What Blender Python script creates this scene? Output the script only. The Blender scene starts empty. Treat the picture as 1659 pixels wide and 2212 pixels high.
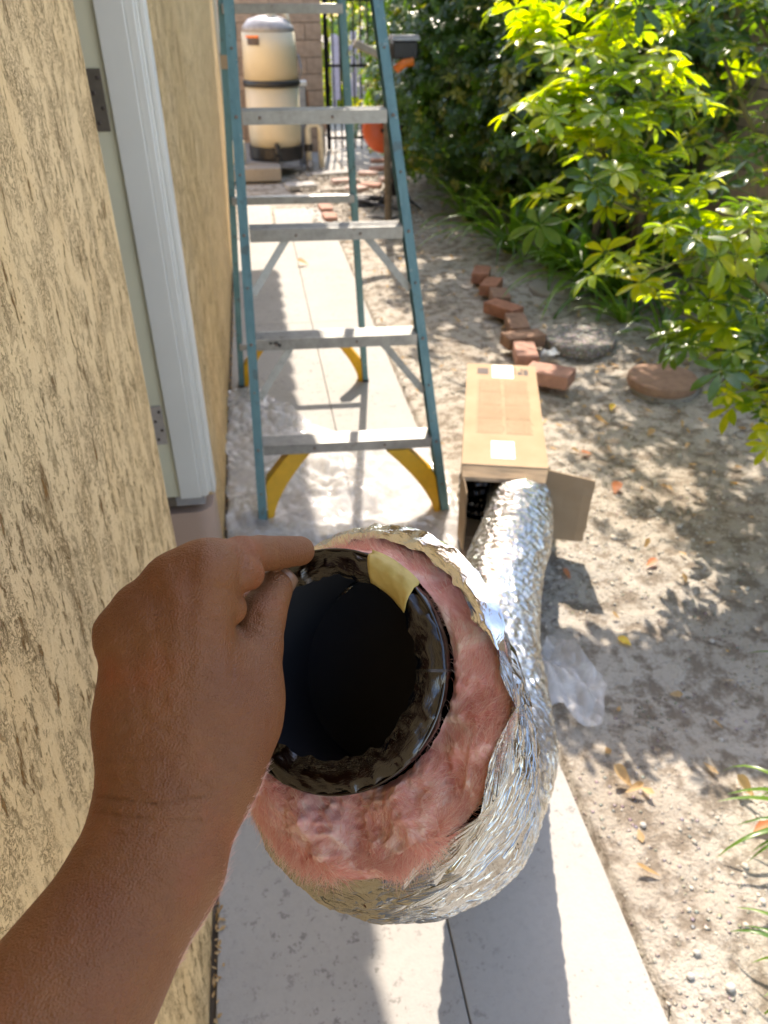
import bpy, math, random
import numpy as np
from mathutils import Vector, Matrix, noise
R = math.radians
random.seed(7); RNG = np.random.default_rng(7)

# ------------------------------------------------------------------ camera
FPX, CX, CY = 1630.0, 829.5, 1106.0
PITCH, YAW, CAMH = R(33.8), R(-9.0), 1.55
sc = bpy.context.scene
COL = sc.collection
cam = bpy.data.cameras.new('camera'); camo = bpy.data.objects.new('camera', cam); COL.objects.link(camo)
sc.camera = camo
cam.sensor_fit = 'VERTICAL'; cam.sensor_height = 36.0; cam.lens = 36.0*FPX/2212.0
cam.clip_start = 0.02; cam.clip_end = 400
camo.location = (0, 0, CAMH); camo.rotation_euler = (R(90)-PITCH, 0, YAW)
cam.dof.use_dof = True; cam.dof.focus_distance = 0.47; cam.dof.aperture_fstop = 12.0; cam.dof.aperture_blades = 0
# ------------------------------------------------------------------ sky, sun, exposure
KX, KY = 0.11, 0.90                      # a point at height h throws its shadow h*(-KX, -KY)
sun_dir = Vector((KX, KY, 1)).normalized()
w = bpy.data.worlds.new('World'); sc.world = w; w.use_nodes = True
wn = w.node_tree; wn.nodes.clear()
wo = wn.nodes.new('ShaderNodeOutputWorld'); bg = wn.nodes.new('ShaderNodeBackground'); sky = wn.nodes.new('ShaderNodeTexSky')
sky.sky_type = 'NISHITA'; sky.sun_disc = False
sky.sun_elevation = math.asin(sun_dir.z); sky.sun_rotation = math.atan2(sun_dir.x, sun_dir.y)
sky.air_density = 1.0; sky.dust_density = 1.0; sky.ozone_density = 1.0
bg.inputs[1].default_value = 0.15
wn.links.new(sky.outputs[0], bg.inputs[0]); wn.links.new(bg.outputs[0], wo.inputs[0])
sl = bpy.data.lights.new('sun', 'SUN'); slo = bpy.data.objects.new('sun', sl); COL.objects.link(slo)
sl.energy = 2.25; sl.angle = R(0.53); sl.color = (1.0, 0.97, 0.93)
slo.rotation_euler = sun_dir.to_track_quat('Z', 'Y').to_euler(); slo.location = (3, 8, 9)
sc.view_settings.view_transform = 'Standard'; sc.view_settings.look = 'None'
sc.view_settings.exposure = 1.95; sc.view_settings.gamma = 1.0; sc.view_settings.use_curve_mapping = False
try:
    sc.view_settings.use_white_balance = True; sc.view_settings.white_balance_temperature = 7600; sc.view_settings.white_balance_tint = 14
except Exception: pass
sc.cycles.max_bounces = 8; sc.cycles.diffuse_bounces = 4; sc.cycles.glossy_bounces = 4
sc.cycles.transmission_bounces = 4; sc.cycles.transparent_max_bounces = 12
sc.cycles.sample_clamp_indirect = 6.0; sc.cycles.caustics_reflective = False

# ------------------------------------------------------------------ helpers: points
CR, SR = math.cos(YAW), math.sin(YAW)
CP, SP = math.cos(PITCH), math.sin(PITCH)
def ray(u, v):
    x = (u-CX)/FPX; y = -(v-CY)/FPX
    dy = CP + y*SP; dz = -SP + y*CP
    return np.array([CR*x - SR*dy, SR*x + CR*dy, dz])
C0 = np.array([0, 0, CAMH])
def gz(u, v, h=0.0):
    d = ray(u, v); return C0 + d*(h-CAMH)/d[2]
def gy(u, v, y):
    d = ray(u, v); return C0 + d*y/d[1]
def gd(u, v, dist): return C0 + ray(u, v)*dist
# ------------------------------------------------------------------ helpers: materials
MATS = {}
class NT:
    def __init__(s, name):
        s.m = bpy.data.materials.new(name); s.m.use_nodes = True
        s.t = s.m.node_tree; s.n = s.t.nodes; s.n.clear()
        s.out = s.n.new('ShaderNodeOutputMaterial'); s.tc = s.n.new('ShaderNodeTexCoord'); MATS[name] = s.m
    def new(s, t, **k):
        n = s.n.new(t)
        for a, b in k.items(): setattr(n, a, b)
        return n
    def link(s, a, b): s.t.links.new(a, b)
    def val(s, inp, v):
        if hasattr(v, 'is_linked') or isinstance(v, bpy.types.NodeSocket): s.link(v, inp)
        elif isinstance(v, (tuple, list)) and len(v) == 3 and inp.type == 'RGBA': inp.default_value = (*v, 1)
        else: inp.default_value = v
    def coord(s, scale=(1, 1, 1), kind='Object', rot=(0, 0, 0)):
        mp = s.new('ShaderNodeMapping'); s.link(s.tc.outputs[kind], mp.inputs[0])
        mp.inputs['Scale'].default_value = scale; mp.inputs['Rotation'].default_value = rot
        return mp.outputs[0]
    def noise(s, scale, vec=None, detail=4, rough=0.55, dist=0.0, out=0):
        n = s.new('ShaderNodeTexNoise'); n.inputs['Scale'].default_value = scale
        n.inputs['Detail'].default_value = detail; n.inputs['Roughness'].default_value = rough
        n.inputs['Distortion'].default_value = dist
        s.link(vec if vec is not None else s.tc.outputs['Object'], n.inputs['Vector'])
        return n.outputs[out]
    def voro(s, scale, vec=None, feature='F1', out='Distance', rnd=1.0):
        n = s.new('ShaderNodeTexVoronoi', feature=feature); n.inputs['Scale'].default_value = scale
        n.inputs['Randomness'].default_value = rnd
        s.link(vec if vec is not None else s.tc.outputs['Object'], n.inputs['Vector'])
        return n.outputs[out]
    def ramp(s, fac, stops, interp='LINEAR'):
        r = s.new('ShaderNodeValToRGB'); cr = r.color_ramp; cr.interpolation = interp
        while len(cr.elements) < len(stops): cr.elements.new(0.5)
        for e, (p, c) in zip(cr.elements, stops):
            e.position = p
            e.color = (c, c, c, 1) if isinstance(c, (int, float)) else (*c, 1)
        s.link(fac, r.inputs[0]); return r.outputs[0]
    def mix(s, f, a, b, mode='MIX'):
        n = s.new('ShaderNodeMix', data_type='RGBA', blend_type=mode)
        s.val(n.inputs[0], f); s.val(n.inputs[6], a); s.val(n.inputs[7], b); return n.outputs[2]
    def math(s, op, a, b=0.0, clamp=False):
        n = s.new('ShaderNodeMath', operation=op, use_clamp=clamp); s.val(n.inputs[0], a); s.val(n.inputs[1], b); return n.outputs[0]
    def bump(s, h, strength=0.3, dist=0.01, normal=None):
        n = s.new('ShaderNodeBump'); n.inputs['Strength'].default_value = strength; n.inputs['Distance'].default_value = dist
        s.link(h, n.inputs['Height'])
        if normal is not None: s.link(normal, n.inputs['Normal'])
        return n.outputs[0]
    def prin(s, color, rough=0.6, metal=0.0, normal=None, spec=0.5, **k):
        p = s.new('ShaderNodeBsdfPrincipled')
        s.val(p.inputs['Base Color'], color); s.val(p.inputs['Roughness'], rough); s.val(p.inputs['Metallic'], metal)
        p.inputs['Specular IOR Level'].default_value = spec
        if normal is not None: s.link(normal, p.inputs['Normal'])
        for a, b in k.items(): s.val(p.inputs[a.replace('_', ' ')], b)
        return p.outputs[0]
    def done(s, sh): s.link(sh, s.out.inputs['Surface']); return s.m
    def mixs(s, f, a, b):
        n = s.new('ShaderNodeMixShader'); s.val(n.inputs[0], f); s.link(a, n.inputs[1]); s.link(b, n.inputs[2]); return n.outputs[0]

def simple(name, color, rough=0.6, metal=0.0, var=0.15, scale=20, bump=0.1, bd=0.002, spec=0.5):
    t = NT(name); n = t.noise(scale, detail=5)
    c2 = tuple(min(1, c*(1-var)) for c in color); c3 = tuple(min(1, c*(1+var)) for c in color)
    c = t.ramp(n, [(0.3, c2), (0.7, c3)])
    n2 = t.noise(scale*6, detail=3)
    return t.done(t.prin(c, rough, metal, t.bump(n2, bump, bd), spec))

def mat_stucco(name, base, streak):
    t = NT(name)
    warp = t.noise(9, detail=4, out=1); sc_ = t.new('ShaderNodeVectorMath', operation='SCALE'); t.link(warp, sc_.inputs[0]); sc_.inputs['Scale'].default_value = 0.035
    vm = t.new('ShaderNodeVectorMath', operation='ADD'); t.link(t.coord(), vm.inputs[0]); t.link(sc_.outputs[0], vm.inputs[1])
    def st(z):
        mp = t.new('ShaderNodeMapping'); t.link(vm.outputs[0], mp.inputs[0]); mp.inputs['Scale'].default_value = (1, 1, z); return mp.outputs[0]
    def M(a_, b_): return t.math('MULTIPLY', a_, b_)
    a1 = t.noise(62, st(0.36), detail=8, rough=0.80); m1 = t.ramp(t.noise(8, st(0.5), detail=3), [(0.38, 0.0), (0.54, 1.0)])
    streaks = M(t.ramp(a1, [(0.565, 0.0), (0.615, 1.0)]), m1)
    w1 = t.noise(150, st(0.75), detail=4, rough=0.7); w2 = t.math('ABSOLUTE', t.math('SUBTRACT', w1, 0.5))
    m2 = t.ramp(t.noise(24, st(0.42), detail=4), [(0.47, 0.0), (0.60, 1.0)])
    worms = M(t.math('SUBTRACT', 1.0, t.ramp(w2, [(0.006, 0.0), (0.03, 1.0)])), m2)
    dots = M(t.ramp(w1, [(0.60, 0.0), (0.66, 1.0)]), t.ramp(t.noise(11, st(0.6), detail=2), [(0.4, 0.25), (0.6, 1.0)]))
    deep = M(t.ramp(t.noise(46, st(0.3), detail=6, rough=0.7), [(0.60, 0.0), (0.67, 1.0)]), 1.0)
    stain = t.ramp(t.noise(17, st(0.4), detail=4), [(0.5, 0.0), (0.75, 0.3)])
    c = t.mix(t.ramp(t.noise(3, detail=3), [(0.35, 0.0), (0.7, 1.0)]), base, tuple(x*y for x, y in zip(base, (0.95, 0.94, 0.9))))
    c = t.mix(stain, c, tuple(x*y for x, y in zip(base, (0.82, 0.70, 0.52))))
    pit = t.math('MAXIMUM', t.math('MAXIMUM', M(streaks, 0.95), M(worms, 0.8)), t.math('MAXIMUM', M(dots, 0.8), deep))
    if streak < 1: pit = M(pit, streak)
    c = t.mix(M(pit, 0.95), c, (0.25, 0.11, 0.022))
    hh = t.math('SUBTRACT', t.math('ADD', M(w1, 0.5), M(a1, 0.4)), pit)
    return t.done(t.prin(c, 0.9, 0, t.bump(hh, 0.9, 0.0045), 0.2))
mat_stucco('stucco', (0.88, 0.62, 0.325), 1.0)

def mat_concrete(name, base, dark=0.5):
    t = NT(name)
    n1 = t.noise(3.0, detail=5); n2 = t.noise(60, detail=5, rough=0.7); n3 = t.noise(34, detail=6, rough=0.78)
    c = t.ramp(n1, [(0.3, tuple(x*0.86 for x in base)), (0.7, base)])
    c = t.mix(t.ramp(n2, [(0.45, 0.0), (0.75, 0.35)]), c, tuple(x*0.7 for x in base))
    area = t.noise(2.2, detail=2)
    spot = t.math('MULTIPLY', t.ramp(n3, [(0.565, 0.0), (0.61, 1.0)]), t.ramp(area, [(0.40, 0.08), (0.55, dark+.3)]))
    c = t.mix(spot, c, tuple(x*0.42 for x in base))
    pits = t.ramp(t.voro(70), [(0.10, 0.0), (0.2, 1.0)])
    pm = t.ramp(t.noise(9), [(0.48, 0.0), (0.6, 1.0)])
    pit = t.math('MULTIPLY', t.math('SUBTRACT', 1.0, pits), pm)
    c = t.mix(t.math('MULTIPLY', pit, 0.5), c, tuple(x*0.5 for x in base))
    h = t.math('SUBTRACT', t.math('ADD', t.math('MULTIPLY', n2, 0.6), t.noise(160, detail=3)), pit)
    return t.done(t.prin(c, 0.88, 0, t.bump(h, 0.35, 0.003), 0.25))
mat_concrete('concrete', (0.44, 0.425, 0.395))
mat_concrete('pad_concrete', (0.36, 0.33, 0.29), 0.8)

def mat_soil():
    t = NT('soil')
    n1 = t.noise(1.6, detail=5, rough=0.6); n2 = t.noise(14, detail=7, rough=0.72); n3 = t.noise(90, detail=4, rough=0.7)
    c = t.ramp(n1, [(0.3, (0.38, 0.33, 0.265)), (0.5, (0.50, 0.455, 0.385)), (0.72, (0.56, 0.52, 0.46))])
    c = t.mix(t.ramp(n2, [(0.42, 0.8), (0.53, 0.0)]), c, (0.19, 0.15, 0.11))
    peb = t.voro(55); col = t.voro(55, out='Color')
    mask = t.math('MULTIPLY', t.ramp(peb, [(0.16, 1.0), (0.30, 0.0)]), t.ramp(t.noise(4.5), [(0.46, 0.0), (0.6, 1.0)]))
    c = t.mix(t.math('MULTIPLY', mask, 0.6), c, t.mix(0.25, (0.50, 0.46, 0.40), col))
    c = t.mix(t.ramp(n3, [(0.5, 0.0), (0.8, 0.5)]), c, (0.17, 0.135, 0.10))
    h = t.math('ADD', t.math('ADD', n2, t.math('MULTIPLY', n3, 0.5)), t.math('MULTIPLY', mask, 0.8))
    t.done(t.prin(c, 0.95, 0, t.bump(h, 1.0, 0.016), 0.15))
mat_soil()

def mat_leaf(name, cols, trans=0.45, rough=0.32, tcol=None):
    t = NT(name)
    oi = t.new('ShaderNodeObjectInfo'); geo = t.new('ShaderNodeNewGeometry')
    rnd = t.math('FRACT', t.math('ADD', oi.outputs['Random'], geo.outputs['Random Per Island']))
    st = [(i/(max(1, len(cols)-1)), c) for i, c in enumerate(cols)]
    c = t.ramp(rnd, st)
    c = t.mix(t.ramp(t.noise(60, detail=3), [(0.4, 0.0), (0.75, 0.35)]), c, tuple(x*0.6 for x in cols[0]))
    p = t.prin(c, rough, 0, t.bump(t.noise(90, detail=2), 0.15, 0.001), 0.6)
    tr = t.new('ShaderNodeBsdfTranslucent')
    tc = t.mix(1.0, c, tcol or (1.0, 1.0, 0.35), 'MULTIPLY'); br = t.mix(1.0, tc, (4.0, 3.6, 1.4), 'MULTIPLY')
    t.link(br, tr.inputs[0])
    t.done(t.mixs(trans, p, tr.outputs[0]))
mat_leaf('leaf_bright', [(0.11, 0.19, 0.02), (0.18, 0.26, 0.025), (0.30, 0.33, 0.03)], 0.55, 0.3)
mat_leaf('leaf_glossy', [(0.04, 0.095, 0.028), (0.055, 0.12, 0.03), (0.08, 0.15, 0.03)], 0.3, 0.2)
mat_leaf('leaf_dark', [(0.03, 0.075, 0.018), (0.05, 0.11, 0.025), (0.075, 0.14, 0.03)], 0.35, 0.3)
mat_leaf('leaf_yellow', [(0.22, 0.24, 0.04), (0.34, 0.32, 0.07)], 0.25, 0.4)
mat_leaf('leaf_strap', [(0.05, 0.13, 0.025), (0.085, 0.18, 0.03), (0.12, 0.22, 0.035)], 0.35, 0.3)
mat_leaf('leaf_fresh', [(0.16, 0.28, 0.04), (0.24, 0.34, 0.06)], 0.45, 0.4)
mat_leaf('leaf_dry', [(0.36, 0.24, 0.11), (0.48, 0.36, 0.20)], 0.2, 0.7, (1, .8, .5))
mat_leaf('leaf_fallen_yellow', [(0.75, 0.55, 0.07), (0.8, 0.6, 0.1)], 0.2, 0.5, (1, .8, .3))
mat_leaf('leaf_rust', [(0.42, 0.17, 0.07), (0.5, 0.22, 0.10)], 0.2, 0.6, (1, .5, .3))
simple('branch', (0.17, 0.15, 0.06), 0.7, 0, 0.25, 30, 0.3)
simple('petiole', (0.22, 0.27, 0.05), 0.5, 0, 0.2, 40)
simple('bark', (0.16, 0.125, 0.09), 0.9, 0, 0.35, 18, 0.6, 0.006)
simple('brick_red', (0.36, 0.16, 0.095), 0.9, 0, 0.25, 25, 0.5, 0.004)
simple('brick_pink', (0.42, 0.23, 0.17), 0.9, 0, 0.2, 25, 0.5, 0.004)
simple('brick_brown', (0.28, 0.165, 0.11), 0.9, 0, 0.3, 25, 0.5, 0.004)
simple('block', (0.36, 0.27, 0.205), 0.92, 0, 0.2, 14, 0.5, 0.004)
simple('block_fence', (0.40, 0.30, 0.20), 0.92, 0, 0.25, 10, 0.5, 0.005)
simple('mortar', (0.20, 0.165, 0.135), 0.95, 0, 0.2, 40, 0.4)
simple('terracotta_stone', (0.33, 0.20, 0.135), 0.9, 0, 0.2, 25, 0.5, 0.004)
simple('flagstone', (0.46, 0.33, 0.28), 0.9, 0, 0.25, 6, 0.4, 0.004)
simple('white_paint', (0.74, 0.72, 0.655), 0.42, 0, 0.03, 6, 0.05)
simple('cream_paint', (0.74, 0.70, 0.52), 0.5, 0, 0.04, 6, 0.05)
simple('plaster_pink', (0.50, 0.35, 0.27), 0.45, 0, 0.05, 5, 0.05)
simple('black_gap', (0.10, 0.08, 0.06), 0.9, 0, 0.3, 40)
simple('hinge_bronze', (0.16, 0.135, 0.11), 0.5, 0.5, 0.15, 40)
simple('hinge_satin', (0.50, 0.46, 0.44), 0.45, 0.6, 0.1, 40)
simple('screw', (0.10, 0.08, 0.07), 0.5, 0.6)
simple('roof_tile', (0.40, 0.22, 0.14), 0.9)
simple('rivet', (0.26, 0.20, 0.17), 0.5, 0.7)
simple('yellow_plastic', (0.75, 0.40, 0.012), 0.42, 0, 0.1, 30, 0.1)
simple('black_plastic', (0.02, 0.02, 0.022), 0.4)
simple('filter_cream', (0.66, 0.57, 0.40), 0.4, 0, 0.04, 3, 0.05)
simple('filter_grey', (0.34, 0.33, 0.33), 0.4)
simple('pvc', (0.72, 0.66, 0.52), 0.4)
simple('orange_plastic', (0.72, 0.12, 0.035), 0.42, 0, 0.06)
simple('orange_label', (0.85, 0.20, 0.03), 0.5)
simple('dark_label', (0.08, 0.055, 0.045), 0.5)
simple('grey_steel', (0.30, 0.31, 0.35), 0.35, 0.6)
simple('grey_wood', (0.36, 0.31, 0.25), 0.8, 0, 0.2, 20, 0.4)
simple('iron', (0.015, 0.015, 0.02), 0.4, 0.4)
simple('white_slat', (0.62, 0.60, 0.78), 0.5)
simple('paper_label', (0.80, 0.80, 0.79), 0.6, 0, 0.02)
simple('ink', (0.22, 0.15, 0.10), 0.8)
simple('ink_dark', (0.10, 0.075, 0.07), 0.8)
simple('rock', (0.50, 0.47, 0.42), 0.9, 0, 0.3, 3, 0.4)
simple('grit', (0.50, 0.46, 0.39), 0.95, 0, 0.35, 30, 0.4)
simple('nail', (0.20, 0.10, 0.055), 0.35, 0, 0.05, 60, 0.02)
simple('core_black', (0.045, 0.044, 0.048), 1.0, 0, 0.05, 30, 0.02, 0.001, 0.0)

def mat_aggregate():
    t = NT('aggregate'); v = t.voro(75); c = t.voro(75, out='Color')
    base = t.mix(t.ramp(v, [(0.2, 1.0), (0.5, 0.0)]), (0.20, 0.18, 0.15), t.mix(0.3, (0.52, 0.49, 0.43), c))
    h = t.ramp(v, [(0.1, 1.0), (0.5, 0.0)])
    t.done(t.prin(base, 0.85, 0, t.bump(h, 0.9, 0.006)))
mat_aggregate()
def mat_rail():
    t = NT('fibreglass')
    n = t.noise(40, t.coord((1, 1, 0.12)), detail=5, rough=0.7); n2 = t.noise(55, detail=4, rough=0.7)
    c = t.ramp(n, [(0.3, (0.075, 0.19, 0.215)), (0.7, (0.14, 0.29, 0.31))])
    c = t.mix(t.ramp(n2, [(0.64, 0.0), (0.68, 0.8)]), c, (0.40, 0.42, 0.38))
    c = t.mix(t.ramp(t.noise(18, detail=5), [(0.60, 0.0), (0.66, 0.5)]), c, (0.08, 0.07, 0.06))
    t.done(t.prin(c, 0.5, 0, t.bump(n, 0.2, 0.002)))
mat_rail()
def mat_alu():
    t = NT('aluminium')
    n = t.noise(30, detail=6, rough=0.7); m = t.noise(12, detail=5, rough=0.7)
    c = t.ramp(n, [(0.3, (0.27, 0.27, 0.25)), (0.7, (0.44, 0.435, 0.41))])
    c = t.mix(t.ramp(m, [(0.60, 0.0), (0.66, 0.6)]), c, (0.22, 0.19, 0.16))
    t.done(t.prin(c, t.ramp(n, [(0.3, 0.38), (0.7, 0.55)]), 0.55, t.bump(n, 0.15, 0.001)))
mat_alu()
def mat_card():
    t = NT('cardboard'); n = t.noise(9, detail=4)
    wv = t.new('ShaderNodeTexWave', wave_type='BANDS', bands_direction='X'); wv.inputs['Scale'].default_value = 60
    t.link(t.tc.outputs['Object'], wv.inputs[0])
    c = t.ramp(n, [(0.3, (0.40, 0.28, 0.175)), (0.7, (0.46, 0.335, 0.22))])
    t.done(t.prin(c, 0.85, 0, t.bump(wv.outputs[1], 0.12, 0.001), 0.2))
mat_card()
def mat_foil(name, tint, rough, bs=0.9, bd=0.004):
    t = NT(name)
    cr = t.noise(26, t.coord((3.2, 0.8, 1), 'UV'), detail=5, rough=0.65, dist=0.9)
    v = t.voro(42, t.coord((2.2, 0.6, 1), 'UV'), 'F1'); f = t.noise(110, t.coord((3, 0.7, 1), 'UV'), detail=3)
    v2 = t.voro(17, t.coord((1, 1, 1), 'UV'), 'DISTANCE_TO_EDGE')
    h = t.math('ADD', t.math('ADD', cr, t.math('MULTIPLY', v, 0.5)), t.math('MULTIPLY', f, 0.22))
    h = t.math('ADD', h, t.ramp(v2, [(0.0, 0.35), (0.12, 0.0)]))
    t.done(t.prin(tint, rough, 1.0, t.bump(h, bs, bd)))
mat_foil('foil', (0.70, 0.70, 0.67), 0.09, 1.0, 0.006)
def mat_pleat():
    t = NT('foil_pleated')
    a = t.noise(1, t.coord((95, 6, 1), 'UV'), detail=4, rough=0.62, dist=0.5); b = t.noise(1, t.coord((260, 18, 1), 'UV'), detail=2, dist=0.3)
    r = t.math('ABSOLUTE', t.math('SUBTRACT', a, 0.5)); h = t.math('ADD', t.math('MULTIPLY', r, 2.0), t.math('MULTIPLY', b, 0.35))
    t.done(t.prin((0.47, 0.47, 0.45), 0.06, 1.0, t.bump(h, 1.0, 0.009)))
mat_pleat()
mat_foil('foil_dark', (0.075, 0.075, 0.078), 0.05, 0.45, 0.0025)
mat_foil('foil_edge', (0.86, 0.85, 0.83), 0.05, 0.5, 0.003)
def mat_pink():
    t = NT('pink_wool'); n = t.noise(30, detail=6, rough=0.7, dist=0.8); n2 = t.noise(250, detail=3)
    c = t.ramp(n, [(0.32, (0.74, 0.28, 0.24)), (0.48, (0.88, 0.46, 0.39)), (0.62, (0.94, 0.68, 0.55))])
    p = t.prin(c, 1.0, 0, t.bump(t.math('ADD', n, t.math('MULTIPLY', n2, 0.4)), 0.8, 0.004), 0.05)
    tr = t.new('ShaderNodeBsdfTranslucent'); t.link(c, tr.inputs[0]); t.done(t.mixs(0.3, p, tr.outputs[0]))
    t = NT('wool_fibre'); c = t.ramp(t.new('ShaderNodeNewGeometry').outputs['Random Per Island'], [(0, (0.78, 0.34, 0.29)), (0.6, (0.90, 0.56, 0.46)), (1, (1.0, 0.85, 0.74))])
    p = t.prin(c, 0.8, 0); tr = t.new('ShaderNodeBsdfTranslucent'); t.link(c, tr.inputs[0]); t.done(t.mixs(0.4, p, tr.outputs[0]))
mat_pink()
def mat_skin():
    t = NT('skin')
    n = t.noise(13, detail=4); n2 = t.noise(40, detail=5, rough=0.65)
    pores = t.voro(900); lines = t.noise(230, t.coord((0.5, 1.6, 1.0), rot=(R(-56), 0, YAW)), detail=5, rough=0.7)
    c = t.ramp(n, [(0.32, (0.168, 0.052, 0.014)), (0.5, (0.205, 0.074, 0.021)), (0.68, (0.245, 0.064, 0.019))])
    c = t.mix(t.ramp(n2, [(0.35, 0.55), (0.65, 0.0)]), c, (0.15, 0.052, 0.018))
    h = t.math('ADD', t.math('MULTIPLY', pores, 0.5), lines)
    t.done(t.prin(c, 0.52, 0, t.bump(h, 0.7, 0.0016), 0.4, Subsurface_Weight=0.12, Subsurface_Scale=0.01))
mat_skin()
def mat_tape():
    t = NT('masking_tape'); n = t.noise(60, detail=5); c = t.ramp(n, [(0.3, (0.50, 0.37, 0.10)), (0.7, (0.66, 0.50, 0.17))])
    p = t.prin(c, 0.6, 0, t.bump(t.noise(35, detail=3, dist=1), 0.6, 0.003)); tr = t.new('ShaderNodeBsdfTranslucent'); t.link(c, tr.inputs[0])
    t.done(t.mixs(0.25, p, tr.outputs[0]))
mat_tape()
def mat_film():
    t = NT('clear_film'); n = t.noise(11, detail=3, dist=1.0)
    nb = t.bump(n, 0.25, 0.004)
    g = t.prin((0.92, 0.92, 0.93), 0.06, 0, nb, 0.6)
    tp = t.new('ShaderNodeBsdfTransparent'); tl = t.new('ShaderNodeBsdfTranslucent'); tl.inputs[0].default_value = (0.9, 0.9, 0.92, 1)
    a = t.mixs(0.35, g, tl.outputs[0])
    t.done(t.mixs(t.ramp(n, [(0.35, 0.30), (0.65, 0.68)]), a, tp.outputs[0]))
mat_film()

# ------------------------------------------------------------------ helpers: meshes and objects
def link(name, me, parent=None, loc=(0, 0, 0), rot=(0, 0, 0)):
    o = bpy.data.objects.new(name, me); COL.objects.link(o); o.location = loc; o.rotation_euler = rot
    if parent is not None: o.parent = parent
    return o
def tag(o, label=None, cat=None, group=None, kind=None):
    if label: o['label'] = label
    if cat: o['category'] = cat
    if group: o['group'] = group
    if kind: o['kind'] = kind
    return o
def empty(name, loc, label, cat, group=None, rz=0):
    return tag(link(name, None, None, loc, (0, 0, rz)), label, cat, group)
def npmesh(name, V, F, mats, smooth=False, mi=None, uv=None):
    V = np.asarray(V, np.float32); me = bpy.data.meshes.new(name)
    if isinstance(F, np.ndarray):
        n, k = F.shape
        me.vertices.add(len(V)); me.vertices.foreach_set('co', V.ravel())
        me.loops.add(n*k); me.loops.foreach_set('vertex_index', F.astype(np.int32).ravel())
        me.polygons.add(n); me.polygons.foreach_set('loop_start', np.arange(0, n*k, k, dtype=np.int32))
        me.polygons.foreach_set('loop_total', np.full(n, k, np.int32))
        me.update(calc_edges=True); me.validate()
    else:
        me.from_pydata([tuple(map(float, p)) for p in V], [], F); me.update()
    for m in (mats if isinstance(mats, (list, tuple)) else [mats]): me.materials.append(MATS[m])
    if mi is not None: me.polygons.foreach_set('material_index', np.asarray(mi, np.int32))
    if smooth: me.polygons.foreach_set('use_smooth', np.ones(len(me.polygons), bool))
    if uv is not None:
        l = me.uv_layers.new(name='UVMap'); idx = np.zeros(len(me.loops), np.int32); me.loops.foreach_get('vertex_index', idx)
        l.data.foreach_set('uv', np.asarray(uv, np.float32)[idx].ravel())
    return me
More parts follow.
